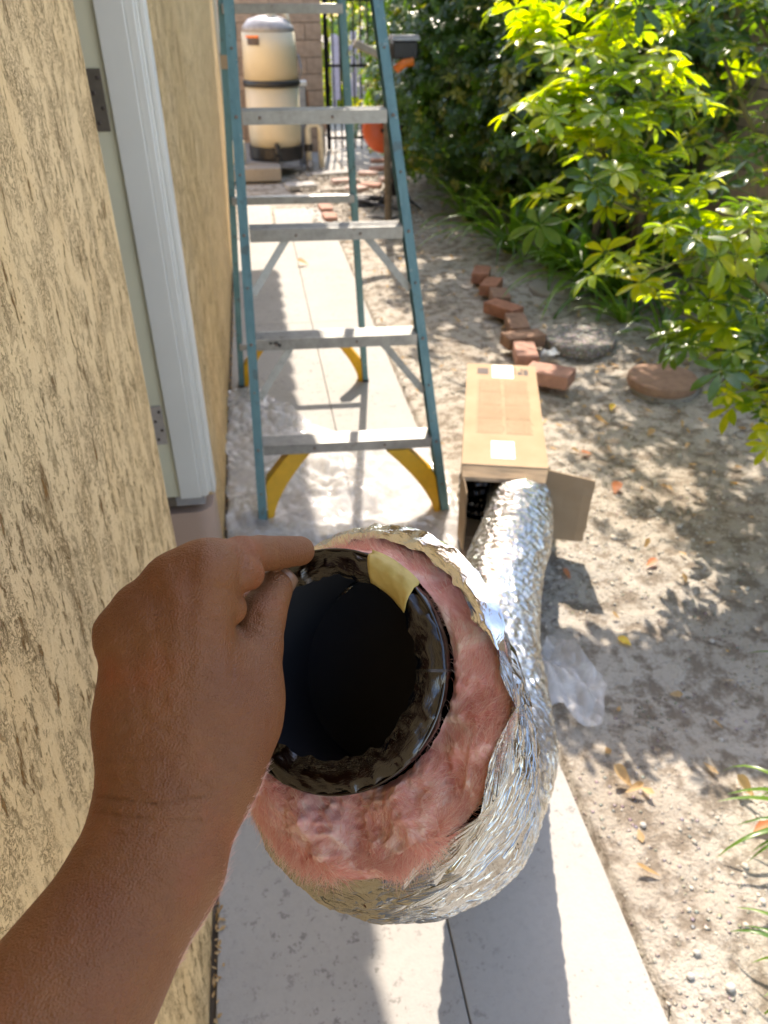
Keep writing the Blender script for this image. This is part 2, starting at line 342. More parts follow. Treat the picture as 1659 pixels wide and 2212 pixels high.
class MB:
    def __init__(s): s.V = []; s.F = []
    def add(s, V, F):
        b = len(s.V); s.V += [tuple(map(float, p)) for p in V]; s.F += [tuple(b+i for i in f) for f in F]; return s
    def box(s, c, size, rot=None, taper=1.0):
        h = np.array(size)/2; P = []
        for z in (-1, 1):
            k = taper if z > 0 else 1
            for x, y in ((-1, -1), (1, -1), (1, 1), (-1, 1)): P.append((x*h[0]*k, y*h[1]*k, z*h[2]))
        if rot is not None: P = [tuple(rot @ Vector(p)) for p in P]
        P = [(p[0]+c[0], p[1]+c[1], p[2]+c[2]) for p in P]
        return s.add(P, [(3, 2, 1, 0), (4, 5, 6, 7), (0, 1, 5, 4), (1, 2, 6, 5), (2, 3, 7, 6), (3, 0, 4, 7)])
    def bar(s, a, b, w_, t_, up=(0, 0, 1)):          # rectangular bar from a to b
        a = Vector(a); b = Vector(b); d = (b-a); L = d.length; z = d.normalized()
        x = Vector(up).cross(z)
        if x.length < 1e-4: x = Vector((1, 0, 0))
        x.normalize(); y = z.cross(x)
        return s.box((a+b)/2, (w_, t_, L), Matrix((x, y, z)).transposed())
    def prism(s, prof, a, b, X, Y):                  # profile extruded from a to b
        a = np.array(a, float); b = np.array(b, float); X = np.array(X, float); Y = np.array(Y, float); n = len(prof)
        P = [a+X*p[0]+Y*p[1] for p in prof]+[b+X*p[0]+Y*p[1] for p in prof]
        F = [(i, (i+1) % n, n+(i+1) % n, n+i) for i in range(n)]+[tuple(range(n-1, -1, -1)), tuple(range(n, 2*n))]
        return s.add(P, F)
    def tube(s, pts, rad, n=8, cap=True):
        pts = [Vector(p) for p in pts]; P = []; F = []; m = len(pts)
        if not hasattr(rad, '__len__'): rad = [rad]*m
        up = Vector((0.13, 0.21, 1)).normalized(); x = None
        for i, p in enumerate(pts):
            d = (pts[min(i+1, m-1)]-pts[max(i-1, 0)]).normalized()
            x = (x - d*x.dot(d)) if x is not None else up.cross(d)
            if x.length < 1e-5: x = d.orthogonal()
            x.normalize(); y = d.cross(x)
            for k in range(n):
                a = 2*math.pi*k/n; P.append(p+(x*math.cos(a)+y*math.sin(a))*rad[i])
        for i in range(m-1):
            for k in range(n):
                F.append((i*n+k, i*n+(k+1) % n, (i+1)*n+(k+1) % n, (i+1)*n+k))
        if cap: F += [tuple(range(n-1, -1, -1)), tuple(range((m-1)*n, m*n))]
        return s.add(P, F)
    def lathe(s, prof, c=(0, 0, 0), n=32, wob=0):
        P = []; F = []; m = len(prof)
        for r, z in prof:
            for k in range(n):
                a = 2*math.pi*k/n; rr = r*(1+wob*math.sin(3*a+1)+wob*0.6*math.sin(7*a))
                P.append((c[0]+rr*math.cos(a), c[1]+rr*math.sin(a), c[2]+z))
        for i in range(m-1):
            for k in range(n): F.append((i*n+k, i*n+(k+1) % n, (i+1)*n+(k+1) % n, (i+1)*n+k))
        F += [tuple(range(n-1, -1, -1)), tuple(range((m-1)*n, m*n))]
        return s.add(P, F)
    def mesh(s, name, mats, smooth=False, bevel=0):
        me = npmesh(name, s.V, s.F, mats, smooth)
        return me
    def build(s, name, mats, parent=None, smooth=False, bevel=0, loc=(0, 0, 0), rot=(0, 0, 0)):
        o = link(name, s.mesh(name, mats, smooth), parent, loc, rot)
        if bevel:
            b = o.modifiers.new('b', 'BEVEL'); b.width = bevel; b.segments = 2; b.limit_method = 'ANGLE'; b.angle_limit = R(40)
        return o
def grid_mesh(name, xs, ys, zf, mats, smooth=True):
    X, Y = np.meshgrid(xs, ys, indexing='ij'); nx, ny = X.shape
    Z = zf(X, Y); V = np.stack([X, Y, Z], -1).reshape(-1, 3)
    i = np.arange(nx*ny).reshape(nx, ny)
    F = np.stack([i[:-1, :-1], i[1:, :-1], i[1:, 1:], i[:-1, 1:]], -1).reshape(-1, 4)
    return npmesh(name, V, F, mats, smooth)
def vnoise(X, Y, s, seed=0):
    out = np.empty(X.size, np.float32); xf = X.ravel()*s; yf = Y.ravel()*s
    for i in range(xf.size): out[i] = noise.noise((xf[i], yf[i], seed))
    return out.reshape(X.shape)

# ================================================================== GROUND
WX, PX0, PJ, PX1 = -0.22, -0.207, 0.255, 0.615      # house wall, path edges and joint
def seg(a, b, n): return list(np.linspace(a, b, n, endpoint=False))
xs = np.array(seg(-80, -1, 12)+seg(-1, 0.3, 16)+seg(0.3, 3.0, 210)+seg(3.0, 6, 20)+list(np.linspace(6, 80, 14)))
ys = np.array(seg(-60, -1, 10)+seg(-1, 0.3, 20)+seg(0.3, 6.5, 330)+seg(6.5, 12, 40)+list(np.linspace(12, 140, 20)))
def soil_z(X, Y):
    z = vnoise(X, Y, 1.1)*0.03+vnoise(X, Y, 5, 3)*0.012+vnoise(X, Y, 18, 5)*0.007+vnoise(X, Y, 55, 8)*0.004
    k = np.clip((X-PX1)/0.25, 0, 1)
    z = (z-0.004)*(0.25+0.75*k)-0.012*(1-k)
    z = z+np.clip((X-1.4)*0.05, 0, 0.12)
    m = (X < PX1+0.012) & (Y < 6.9); z[m] = -0.075
    m = (X < PX1+0.2) & (Y >= 6.9); z[m] = -0.02+z[m]*0.3
    return z
tag(link('ground', grid_mesh('ground', xs, ys, soil_z, 'soil')), 'pale dry garden soil strewn with gravel beside the path', kind='structure')
path = tag(link('path', None), 'pale concrete garden path in jointed slabs along the house wall', kind='structure')
random.seed(3)
for (a, b, cuts) in ((PX0, PJ-0.0015, (-1.2, 1.9, 4.35, 6.35)), (PJ+0.0015, PX1, (-1.2, 1.9, 4.35, 6.35))):
    for k in range(len(cuts)-1):
        y0, y1 = cuts[k]+0.0015, cuts[k+1]-0.0015; m = MB()
        m.box(((a+b)/2, (y0+y1)/2, -0.04+random.uniform(-.001, .001)), (b-a, y1-y0, 0.08))
        m.build('slab', 'concrete', path, bevel=0.0025)
# far paving
for (x0, x1, y0, y1) in ((-0.19, 0.12, 6.36, 8.0), (0.13, 0.60, 6.36, 7.4), (0.55, 1.0, 9.0, 10.8), (1.01, 2.2, 9.0, 10.8), (0.2, 1.2, 10.81, 13.5), (1.21, 2.6, 10.81, 13.5)):
    MB().box(((x0+x1)/2, (y0+y1)/2, -0.035), (x1-x0-.012, y1-y0-.012, 0.08)).build('slab', 'concrete', path, bevel=0.006)

# ================================================================== HOUSE
house = empty('house', (WX, 3, 0), 'stucco house side wall in cream with brown pitted texture along the path', 'house')
house.location = (0, 0, 0)
DY0, DY1, DZ0, DTOP = 1.275, 2.06, 0.10, 2.12
def wall_piece(y0, y1, z0, z1, nm='stucco_wall', th=0.16):
    MB().box((WX-th/2, (y0+y1)/2, (z0+z1)/2), (th, y1-y0, z1-z0)).build(nm, 'stucco', house, bevel=0.008)
wall_piece(-1.5, DY0, -0.1, 2.6); wall_piece(DY1+0.035, 7.75, -0.1, 2.6)
MB().box((WX-0.08, (DY0+DY1)/2, 2.42), (0.158, DY1-DY0+0.06, 0.36)).build('stucco_wall', 'stucco', house)
MB().box((WX-0.08, (DY0+DY1)/2, 0.0), (0.16, DY1-DY0+0.066, 0.2)).build('stucco_wall', 'plaster_pink', house)
MB().box((WX-2.0, 7.65, 1.2), (3.6, 0.2, 2.8)).build('stucco_wall', 'stucco', house)
# room behind the doorway (dim)
m = MB(); m.box((WX-1.6, 1.7, 0.2), (2.9, 3.0, 0.1)); m.box((WX-3.0, 1.7, 1.3), (0.1, 3.0, 2.4)); m.box((WX-1.6, 0.2, 1.3), (2.9, 0.1, 2.4)); m.box((WX-1.65, 3.2, 1.3), (2.7, 0.1, 2.4)); m.box((WX-1.6, 1.7, 2.45), (2.9, 3.0, .1))
m.build('room_interior', 'cream_paint', house)
# lower reveal, smooth pinkish plaster rounded into the wall
JY = 2.0
P = []; prof = []
for k in range(9):
    a = k/8*math.pi/2; prof.append((WX-0.055+0.05*math.sin(a)+0.006, JY+0.05-0.05*math.cos(a)+0.0))
pl = [(WX-0.30, JY)]+prof+[(WX+0.004, JY+0.13), (WX-0.30, JY+0.13)]
pm = MB(); n = len(pl)
pm.add([(x, y, 0.02) for x, y in pl]+[(x, y, 0.255) for x, y in pl], [(i, (i+1) % n, n+(i+1) % n, n+i) for i in range(n)]+[tuple(range(n-1, -1, -1)), tuple(range(n, 2*n))])
pm.build('plaster_reveal', 'plaster_pink', house)
# door frame: far jamb facing the viewer, casing with three steps, and head
ZB = 0.315
frame = MB().box((WX-0.144, JY+0.03, (ZB+DTOP)/2), (0.115, 0.058, DTOP-ZB)).build('door_jamb', 'cream_paint', house, bevel=0.002)
MB().box((WX-0.0550, JY+0.020, (ZB+DTOP)/2), (0.062, 0.071, DTOP-ZB)).build('door_stop', 'white_paint', house, bevel=0.003)
cas = MB()
cas.box((WX-0.014, JY+0.030, (ZB+DTOP)/2), (0.020, 0.075, DTOP-ZB))
cas.box((WX-0.001, JY+0.0475, (ZB+DTOP)/2), (0.007, 0.070, DTOP-ZB))
cas.box((WX+0.009, JY+0.0525, (ZB-0.008+DTOP)/2), (0.013, 0.060, DTOP-ZB+0.008))
cas.build('casing', 'white_paint', house, bevel=0.003)
MB().box((WX-0.11, (DY0+JY)/2, DTOP+0.03), (0.2, JY-DY0+0.16, 0.06)).build('door_head', 'white_paint', house)
m = MB(); m.box((WX-0.06, JY+0.035, ZB-0.0185), (0.086, 0.06, 0.033)); m.build('end_block', 'filter_grey', house)
m = MB(); m.box((WX-0.16, JY+0.035, ZB-0.0185), (0.11, 0.06, 0.033)); m.build('end_block', 'bark', house)
def hinge(zc, h, mat, screws):
    hg = MB().box((WX-0.125, JY-0.0015, zc), (0.055, 0.006, h)).build('hinge', mat, house, bevel=0.001)
    for i in range(4):
        s = MB(); s.lathe([(0.0045, 0), (0.0045, 0.002), (0.002, 0.0028)], n=10)
        s.build('screw', screws, hg, loc=(WX-0.115+(0.010 if i % 2 else -0.004), JY-0.0045, zc-h*0.36+i*h*0.24), rot=(R(90), 0, 0))
hinge(1.375, 0.125, 'hinge_bronze', 'screw'); hinge(0.56, 0.12, 'hinge_satin', 'screw')
MB().box((WX+0.011, 7.73, 1.5), (0.03, 0.09, 2.4)).build('corner_trim', 'white_paint', house)
# tiled eave over the wall
EZ, EX = 2.55, 0.095+KX*2.55
MB().box(((WX+EX)/2-0.1, 3.1, EZ+0.06), (EX-WX+0.18, 9.4, 0.05)).build('eave_soffit', 'grey_wood', house)
m = MB()
for k in range(46):
    y = -1.5+k*0.205
    pts = [(EX-0.55, y, EZ+0.27), (EX+0.015, y, EZ+0.10)]; m.tube(pts, 0.075, 10)
m.build('roof_tile', 'roof_tile', house, smooth=True)
# dirt-filled gap between wall and path
tag(MB().box((-0.2135, 3.2, -0.035), (0.0115, 9.2, 0.05)).build('gap_dirt', 'black_gap'), 'dark dirt in the gap along the house wall', kind='structure')

# ================================================================== LADDER
FL, FR = np.array([-0.08, 2.27, 0]), np.array([0.585, 2.235, 0])
RL, RR_ = np.array([-0.155, 3.53, 0]), np.array([0.455, 3.50, 0])
HT = 2.42
TFL, TFR = np.array([-0.005, 2.87, HT]), np.array([0.30, 2.86, HT])
TRL, TRR = np.array([-0.010, 3.0, HT]), np.array([0.29, 2.985, HT])
ladder = empty('stepladder', (0.25, 2.9, 0), 'weathered blue green fibreglass stepladder with aluminium steps and yellow foot braces', 'ladder'); ladder.location = (0, 0, 0)
def onrail(a, b, z): return a+(b-a)*(z/HT)
def rail(a, b, inward, face, w_=0.030, d_=0.070, mat='fibreglass'):
    # C channel: web outside, flanges inward; face = +1 front faces the viewer
    t = 0.004; X = np.array([inward, 0, 0]); Y = np.array([0, face, 0])
    prof = [(0, 0), (w_, 0), (w_, t), (t, t), (t, d_-t), (w_, d_-t), (w_, d_), (0, d_)]
    return MB().prism(prof, a, b, X, Y).build('rail', mat, ladder)
rail(FL-[0.015, 0, 0], TFL-[0.015, 0, 0], 1, 1); rail(FR+[0.015, 0, 0], TFR+[0.015, 0, 0], -1, 1)
rail(RL-[0.0125, 0, 0], TRL-[0.0125, 0, 0], 1, -1, 0.026, 0.05); rail(RR_+[0.0125, 0, 0], TRR+[0.0125, 0, 0], -1, -1, 0.026, 0.05)
def rivet(p, rx=R(90), r=0.0055, par=ladder):
    MB().lathe([(r, 0), (r*0.9, 0.0025), (r*0.4, 0.004)], n=8).build('rivet', 'rivet', par, loc=tuple(p), rot=(rx, 0, 0))
steps_z = [0.285, 0.635, 0.965, 1.29, 1.62, 1.95]
for i, z in enumerate(steps_z):
    a = onrail(FL, TFL, z)+[0.017, 0, 0]; b = onrail(FR, TFR, z)-[0.017, 0, 0]; off = -0.003
    th = 0.038
    prof = [(0, -th), (0, 0), (0.078, 0), (0.078, -th*0.8), (0.075, -th*0.8), (0.075, -0.003), (0.003, -0.003), (0.003, -th), ]
    st = MB().prism(prof, a+[0, off, 0], b+[0, off, 0], (0, 1, 0), (0, 0, 1)); 
    # ribs on the tread
    for r_ in range(4):
        y = 0.012+r_*0.017; st.bar(a+[0, off+y, 0.001], b+[0, off+y, 0.001], 0.003, 0.003)
    so = st.build('step', 'aluminium', ladder)
    for f in ((0.12, 0.62) if i % 2 else (0.3, 0.72)):
        rivet(a+(b-a)*f+[0, off-0.0005, -th/2], par=so, r=0.005)
    for q in (onrail(FL, TFL, z-0.015), onrail(FR, TFR, z-0.015)): rivet(q+[0, -0.001, 0])
    for q in (onrail(FL, TFL, z-0.17), onrail(FR, TFR, z-0.17)): rivet(q+[0, -0.001, 0], r=0.004)
# diagonal braces under steps 2 and 3
for z, dz in ((0.635, 0.205), (0.965, 0.20)):
    for s, (A, B) in ((1, (FL, TFL)), (-1, (FR, TFR))):
        top = onrail(A, B, z-0.035)+[s*0.135, 0.035, 0]; bot = onrail(A, B, z-dz)+[s*0.016, 0.035, 0]
        m = MB(); m.bar(top, bot, 0.024, 0.003, (0, 1, 0)); m.bar(top+[0, 0.010, 0], bot+[0, 0.010, 0], 0.003, 0.018, (0, 1, 0)); m.build('brace', 'aluminium', ladder)
# black smear left on step two
m = MB(); q = onrail(FL, TFL, 0.62)
for k in range(7): m.box(q+[0.075+random.uniform(-.012, .02), -0.0045, random.uniform(-.012, .006)], (random.uniform(.006, .014), 0.001, random.uniform(.003, .007)), Matrix.Rotation(random.uniform(-.6, .6), 3, 'Y'))
m.build('paint_smear', 'black_plastic', ladder)
# yellow curved foot braces
def yellow(foot, top, s, yoff, zt, wtop):
    V = []; N = 16
    for k in range(N+1):
        t_ = k/N; c = foot+(top-foot)*t_
        xi = 0.020+(wtop-0.020)*t_**1.65; xo = 0.0 if t_ < 0.6 else wtop*0.52*((t_-0.6)/0.4)
        for x_, y_ in ((xi, 0), (xo, 0), (xi, 0.055), (xo, 0.055)): V.append(c+np.array([s*x_, yoff+y_, 0]))
    F = []
    for k in range(N):
        b = 4*k; F += [(b, b+1, b+5, b+4), (b+2, b+6, b+7, b+3), (b, b+4, b+6, b+2), (b+1, b+3, b+7, b+5)]
    F += [(0, 2, 3, 1), (4*N, 4*N+1, 4*N+3, 4*N+2)]
    return MB().add(V, F)
yellow(FL+[0.018, 0, 0], onrail(FL, TFL, 0.245)+[0.018, 0, 0], 1, 0.008, 0.245, 0.165).build('foot_brace', 'yellow_plastic', ladder, bevel=0.002)
yellow(FR-[0.018, 0, 0], onrail(FR, TFR, 0.245)-[0.018, 0, 0], -1, 0.008, 0.245, 0.165).build('foot_brace', 'yellow_plastic', ladder, bevel=0.002)
yellow(RL+[0.014, 0, 0], onrail(RL, TRL, 0.20)+[0.014, 0, 0], 1, -0.045, 0.20, 0.10).build('foot_brace', 'yellow_plastic', ladder, bevel=0.002)
yellow(RR_-[0.014, 0, 0], onrail(RR_, TRR, 0.20)-[0.014, 0, 0], -1, -0.045, 0.20, 0.10).build('foot_brace', 'yellow_plastic', ladder, bevel=0.002)
for z in (0.23, 0.90, 1.545, 2.15):
    a = onrail(RL, TRL, z)+[0.0, -0.052, 0]; b = onrail(RR_, TRR, z)+[0.0, -0.052, 0]
    MB().bar(a, b, 0.030, 0.030).build('rear_bar', 'aluminium', ladder, bevel=0.002)
for s, A, B, C_, D_ in ((1, FL, TFL, RL, TRL), (-1, FR, TFR, RR_, TRR)):
    a = onrail(A, B, 1.75)+[0, 0.07, 0]; b = onrail(C_, D_, 1.75)-[0, 0.05, 0]; MB().bar(a, b, 0.004, 0.022).build('spreader', 'aluminium', ladder)
MB().box(((TFL+TFR)/2+[0, 0.07, 0.02])[:3], (0.40, 0.24, 0.05)).build('top_cap', 'yellow_plastic', ladder, bevel=0.006)
for q in (FL, FR): MB().box(q+[0, 0.035, 0.008], (0.034, 0.075, 0.016)).build('foot_pad', 'black_plastic', ladder, bevel=0.002)
for q in (RL, RR_): MB().box(q+[0, -0.025, 0.008], (0.03, 0.055, 0.016)).build('foot_pad', 'black_plastic', ladder, bevel=0.002)
# worn strip of old tape on the rear left rail
q = onrail(RL, TRL, 1.39); MB().box(q+[0.0, -0.0525, 0], (0.03, 0.003, 0.05)).build('tape_wrap', 'cardboard', ladder)

# ================================================================== CARDBOARD BOX
bo = np.array([0.585, 2.07]); bf = np.array([0.815, 2.90]); dirv = (bf-bo); BL = 0.84; dirv /= np.linalg.norm(dirv)
ang = math.atan2(dirv[1], dirv[0])-math.pi/2
BW, BH = 0.28, 0.305
box = empty('cardboard_box', (bo[0], bo[1], 0.004), 'long brown cardboard box lying on the soil with the silver duct coming out', 'box', rz=ang)
t_ = 0.004
MB().box((BW/2, BL/2, 0.002+0.01), (BW, BL, t_)).build('bottom_panel', 'cardboard', box)
MB().box((BW/2, BL/2, BH), (BW, BL, t_)).build('top_panel', 'cardboard', box)
MB().box((t_/2, BL/2, BH/2+.006), (t_, BL-.001, BH-.012)).build('side_panel', 'cardboard', box)
MB().box((BW-t_/2, BL/2, BH/2+.006), (t_, BL-.001, BH-.012)).build('side_panel', 'cardboard', box)
MB().box((BW/2, BL-t_/2, BH/2+.006), (BW-.01, t_, BH-.014)).build('end_panel', 'cardboard', box)
# flaps at the open end
def flap(V, name='flap'):
    V = [Vector(v) for v in V]; nrm = (V[1]-V[0]).cross(V[3]-V[0]).normalized()*0.0035
    nx, ny = 8, 5; P = []
    for sgn in (0, 1):
        for i in range(nx+1):
            for j in range(ny+1):
                a, b = i/nx, j/ny
                p = (V[0]*(1-a)+V[1]*a)*(1-b)+(V[3]*(1-a)+V[2]*a)*b
                p = p+nrm*sgn+nrm.normalized()*0.008*noise.noise((a*3, b*2, 3+len(name)))*b
                if j == ny: p = p+(V[3]-V[0])*0.05*noise.noise((a*6, 1, 7))
                P.append(p)
    k = (nx+1)*(ny+1); F = []
    for i in range(nx):
        for j in range(ny):
            q0 = i*(ny+1)+j; F += [(q0, q0+ny+1, q0+ny+2, q0+1), (k+q0, k+q0+1, k+q0+ny+2, k+q0+ny+1)]
    for i in range(nx):
        for j in (0, ny):
            q0 = i*(ny+1)+j; F.append((q0, q0+ny+1, k+q0+ny+1, k+q0))
    for j in range(ny):
        for i in (0, nx):
            q0 = i*(ny+1)+j; F.append((q0, q0+1, k+q0+1, k+q0))
    return MB().add(P, F).build(name, 'cardboard', box)
flap([(BW, 0, 0.03), (BW, 0, BH-0.004), (BW+0.145, -0.045, BH-0.01), (BW+0.14, -0.04, 0.055)])
flap([(0.0, 0, BH), (BW, 0, BH), (BW-0.01, -0.045, BH-0.028), (0.005, -0.048, BH-0.034)])
flap([(0, 0, 0.02), (0, 0, BH-0.01), (0.02, -0.10, BH-0.05), (0.02, -0.10, 0.03)])
flap([(0.01, 0, 0.012), (BW-0.01, 0, 0.012), (BW-0.02, -0.10, 0.008), (0.02, -0.10, 0.008)])
# paper labels and print on the top
zt = BH+0.003
MB().box((0.145, 0.765, zt), (0.085, 0.13, 0.001)).build('paper_label', 'paper_label', box)
MB().box((0.135, 0.105, zt), (0.078, 0.12, 0.001)).build('paper_label', 'paper_label', box)
for (x, y, a, b) in ((0.065, 0.765, 0.045, 0.06), (0.195, 0.775, 0.004, 0.07), (0.215, 0.755, 0.02, 0.03), (0.238, 0.765, 0.018, 0.055), (0.222, 0.79, 0.008, 0.02)):
    MB().box((x, y, zt-0.0005), (a, b, 0.0006)).build('printed_symbol', 'ink_dark', box)
m = MB(); random.seed(11)
for colx in (0.05, 0.15):
    for blk in range(4):
        y0 = 0.23+blk*0.115
        for ln in range(9):
            x = colx; yy = y0+ln*0.0105
            while x < colx+0.085:
                wd = random.uniform(0.004, 0.014); m.box((x+wd/2, yy, zt-0.0006), (wd, 0.0022, 0.0005)); x += wd+0.003
        for (cx, cy, lw, lh) in ((colx+0.042, y0-0.007, 0.092, 0.0012), (colx+0.042, y0+0.098, 0.092, 0.0012), (colx-0.004, y0+0.045, 0.0012, 0.105)):
            m.box((cx, cy, zt-0.0006), (lw, lh, 0.0005))
m.build('printed_text', 'ink', box)['kind'] = 'stuff'
m = MB()
for ln in range(26): m.box((BW+0.0006, 0.08+ln*0.028, 0.16+0.02*math.sin(ln)), (0.0008, random.uniform(.008, .02), random.uniform(.05, .13)))
m.build('printed_text', 'ink', box)['kind'] = 'stuff'

# ================================================================== DUCT
def catmull(P, n):
    P = [np.array(p, float) for p in P]; P = [2*P[0]-P[1]]+P+[2*P[-1]-P[-2]]; out = []
    segs = len(P)-3
    for s in range(segs):
        p0, p1, p2, p3 = P[s:s+4]
        for k in range(n):
            t = k/n; out.append(0.5*((2*p1)+(-p0+p2)*t+(2*p0-5*p1+4*p2-p3)*t*t+(-p0+3*p1-3*p2+p3)*t**3))
    out.append(P[-2]); return np.array(out)
def resample(P, step):
    L = np.r_[0, np.cumsum(np.linalg.norm(np.diff(P, axis=0), axis=1))]; n = int(L[-1]/step)
    s = np.linspace(0, L[-1], n); return np.stack([np.interp(s, L, P[:, k]) for k in range(P.shape[1])], 1), s
RV = camo.rotation_euler.to_matrix(); RVn = np.array(RV)
def cam2w(p): return C0+np.asarray(p) @ RVn.T
def camP(u, v, d): return np.array([(u-CX)/FPX*d, -(v-CY)/FPX*d, -d])
duct = empty('insulated_duct', gd(790, 1525, .54), 'silver foil duct with pink wool at its open end, held in the hand', 'duct'); duct.location = (0, 0, 0)
pathp = [(768, 1500, .530), (822, 1585, .585), (866, 1655, .66), (895, 1700, .76), (940, 1715, .90), (1010, 1690, 1.15), (1060, 1610, 1.42), (1064, 1500, 1.60), (1060, 1380, 1.80), (1084, 1250, 2.08), (1114, 1150, 2.32), (1124, 1075, 2.56), (1126, 1030, 2.78)]
cp = [gd(*p) for p in pathp]
cl = catmull(cp, 24); cl, S = resample(cl, 0.0026)
def frames(c, t0=None):
    T = np.gradient(c, axis=0); T /= np.linalg.norm(T, axis=1)[:, None]
    if t0 is not None:
        t0 = np.array(t0)/np.linalg.norm(t0); k = np.clip(np.arange(len(c))/(0.13/0.0026), 0, 1)[:, None]; k = k*k*(3-2*k); T = t0*(1-k)+T*k; T /= np.linalg.norm(T, axis=1)[:, None]
    X = np.zeros_like(T); x = np.cross(T[0], [0, 0, 1.0]); x /= np.linalg.norm(x)
    for i in range(len(T)):
        x = x-T[i]*x.dot(T[i]); x /= np.linalg.norm(x); X[i] = x
    return T, X, np.cross(T, X)
# mouth faces the viewer, turned a little to the left
mouth_t = (RVn @ np.array([0.56, -0.30, -0.76]))
T, X, Y = frames(cl, mouth_t)
NA = 210
def ridged(x, y, z): return 1-abs(noise.noise((x, y, z)))*2
def jacket(c, S, T, X, Y, r0, na, step=1, amp=1.0, seed=0, s0=0):
    n = len(c); V = np.empty((n, na+1, 3)); UV = np.empty((n, na+1, 2))
    for i in range(n):
        s = S[i]
        for j in range(na+1):
            a = 2*math.pi*j/na; ca, sa = math.cos(a), math.sin(a)
            far = min(1, max(0, (s-0.9)/0.5))
            hel = (s/0.034-a/(2*math.pi)); ph = hel-math.floor(hel)
            rib = math.sin(math.pi*ph)**0.8
            sag = -0.10*max(0, -0)+0
            cr = ridged(ca*4+s*16, sa*4, s*20+seed)
            cr2 = ridged(ca*16, sa*16, s*55+ca*9+seed)
            cr3 = ridged(ca*10+s*40, sa*10-s*30, seed+3)
            nearw = max(0.0, min(1.0, (0.55-s)/0.3)); pl = ridged(ca*1.6+seed, sa*1.6, s*52+ca*2)+0.5*ridged(ca*2.2, sa*2.2+5, s*120+ca*2.5)
            r = r0*(1-0.16*min(1, max(0, (s-0.95)/0.6)))*(1+0.05*noise.noise((ca*0.9, sa*0.9, s*3.1+seed)))
            r += amp*(rib*(0.0045*(1-nearw)+0.007*far)+((cr-0.5)*0.0034+(cr2-0.5)*0.0017+(cr3-0.5)*0.0018)*(1-0.75*nearw)+nearw*(pl-0.8)*0.0085)
            V[i, j] = c[i]+(X[i]*ca+Y[i]*sa)*r; UV[i, j] = (s, a*r0)
    return V, UV
def open_faces(n, na):
    i = np.arange(n*(na+1)).reshape(n, na+1); return np.stack([i[:-1, :-1], i[:-1, 1:], i[1:, 1:], i[1:, :-1]], -1).reshape(-1, 4)
def tube_faces(n, na):
    i = np.arange(n*na).reshape(n, na); j = np.roll(i, -1, 1)
    return np.stack([i[:-1], j[:-1], j[1:], i[1:]], -1).reshape(-1, 4)
JR = 0.117
idx = np.arange(len(cl))
V, UV = jacket(cl, S, T, X, Y, JR, NA)
# the mouth end: widen a little, ragged rim
far = 0
jm = npmesh('foil_jacket', V.reshape(-1, 3), open_faces(len(cl), NA), ['foil', 'foil_pleated'], True, uv=UV.reshape(-1, 2), mi=np.repeat((S[:-1] < 0.46).astype(np.int32), NA))
link('foil_jacket', jm, duct)
c_m, t_m, x_m, y_m = cl[0], T[0], X[0], Y[0]
n_m = -t_m                                     # out of the mouth
camR, camU, camB = RVn[:, 0], RVn[:, 1], RVn[:, 2]
def mouth_basis():
    x = camR-n_m*camR.dot(n_m); x /= np.linalg.norm(x); y = np.cross(n_m, x); return x, y
MXv, MYv = mouth_basis()                       # right and up in the mouth plane
# ragged foil edge turned outwards along the top and right of the mouth
V = []; UVs = []; NAe, NR = 84, 5
for i in range(NAe+1):
    a = R(8)+i/NAe*R(132); ca, sa = math.cos(a), math.sin(a)
    taper = max(0.0, min(1, i/8, (NAe-i)/12))
    wd = (0.014+0.007*noise.noise((ca*3, sa*3, 2))+0.005*noise.noise((ca*11, sa*11, 5)))*taper+0.001
    for j in range(NR):
        b = j/(NR-1)
        rr = JR+0.002+(0.35-b)*wd; hh = 0.002+0.010*math.sin(b*1.9)+0.0030*noise.noise((ca*16, sa*16, 3))*b+0.003*noise.noise((ca*9+b, sa*9, b*2))+0.0016*abs(noise.noise((ca*22, sa*22, b*1.2)))
        rr += 0.0008*noise.noise((ca*18, sa*18, b*2.5))
        V.append(c_m+(MXv*ca+MYv*sa)*rr+n_m*hh); UVs.append((b*wd*1.2, a*JR))
ii = np.arange((NAe+1)*NR).reshape(NAe+1, NR)
Fe = np.stack([ii[:-1, :-1], ii[1:, :-1], ii[1:, 1:], ii[:-1, 1:]], -1).reshape(-1, 4)
o = link('foil_edge', npmesh('foil_edge', V, Fe, 'foil_edge', False, uv=UVs), duct)
# pink wool annulus
c_in = c_m                                       # inner core centre, pulled up and out towards the hand
core_c = gd(711, 1444, 0.497)
core_t = t_m*0.6+(-camB)*0.5; core_t /= np.linalg.norm(core_t); core_n = -core_t
kx = camR-core_n*camR.dot(core_n); kx /= np.linalg.norm(kx); ky = np.cross(core_n, kx)

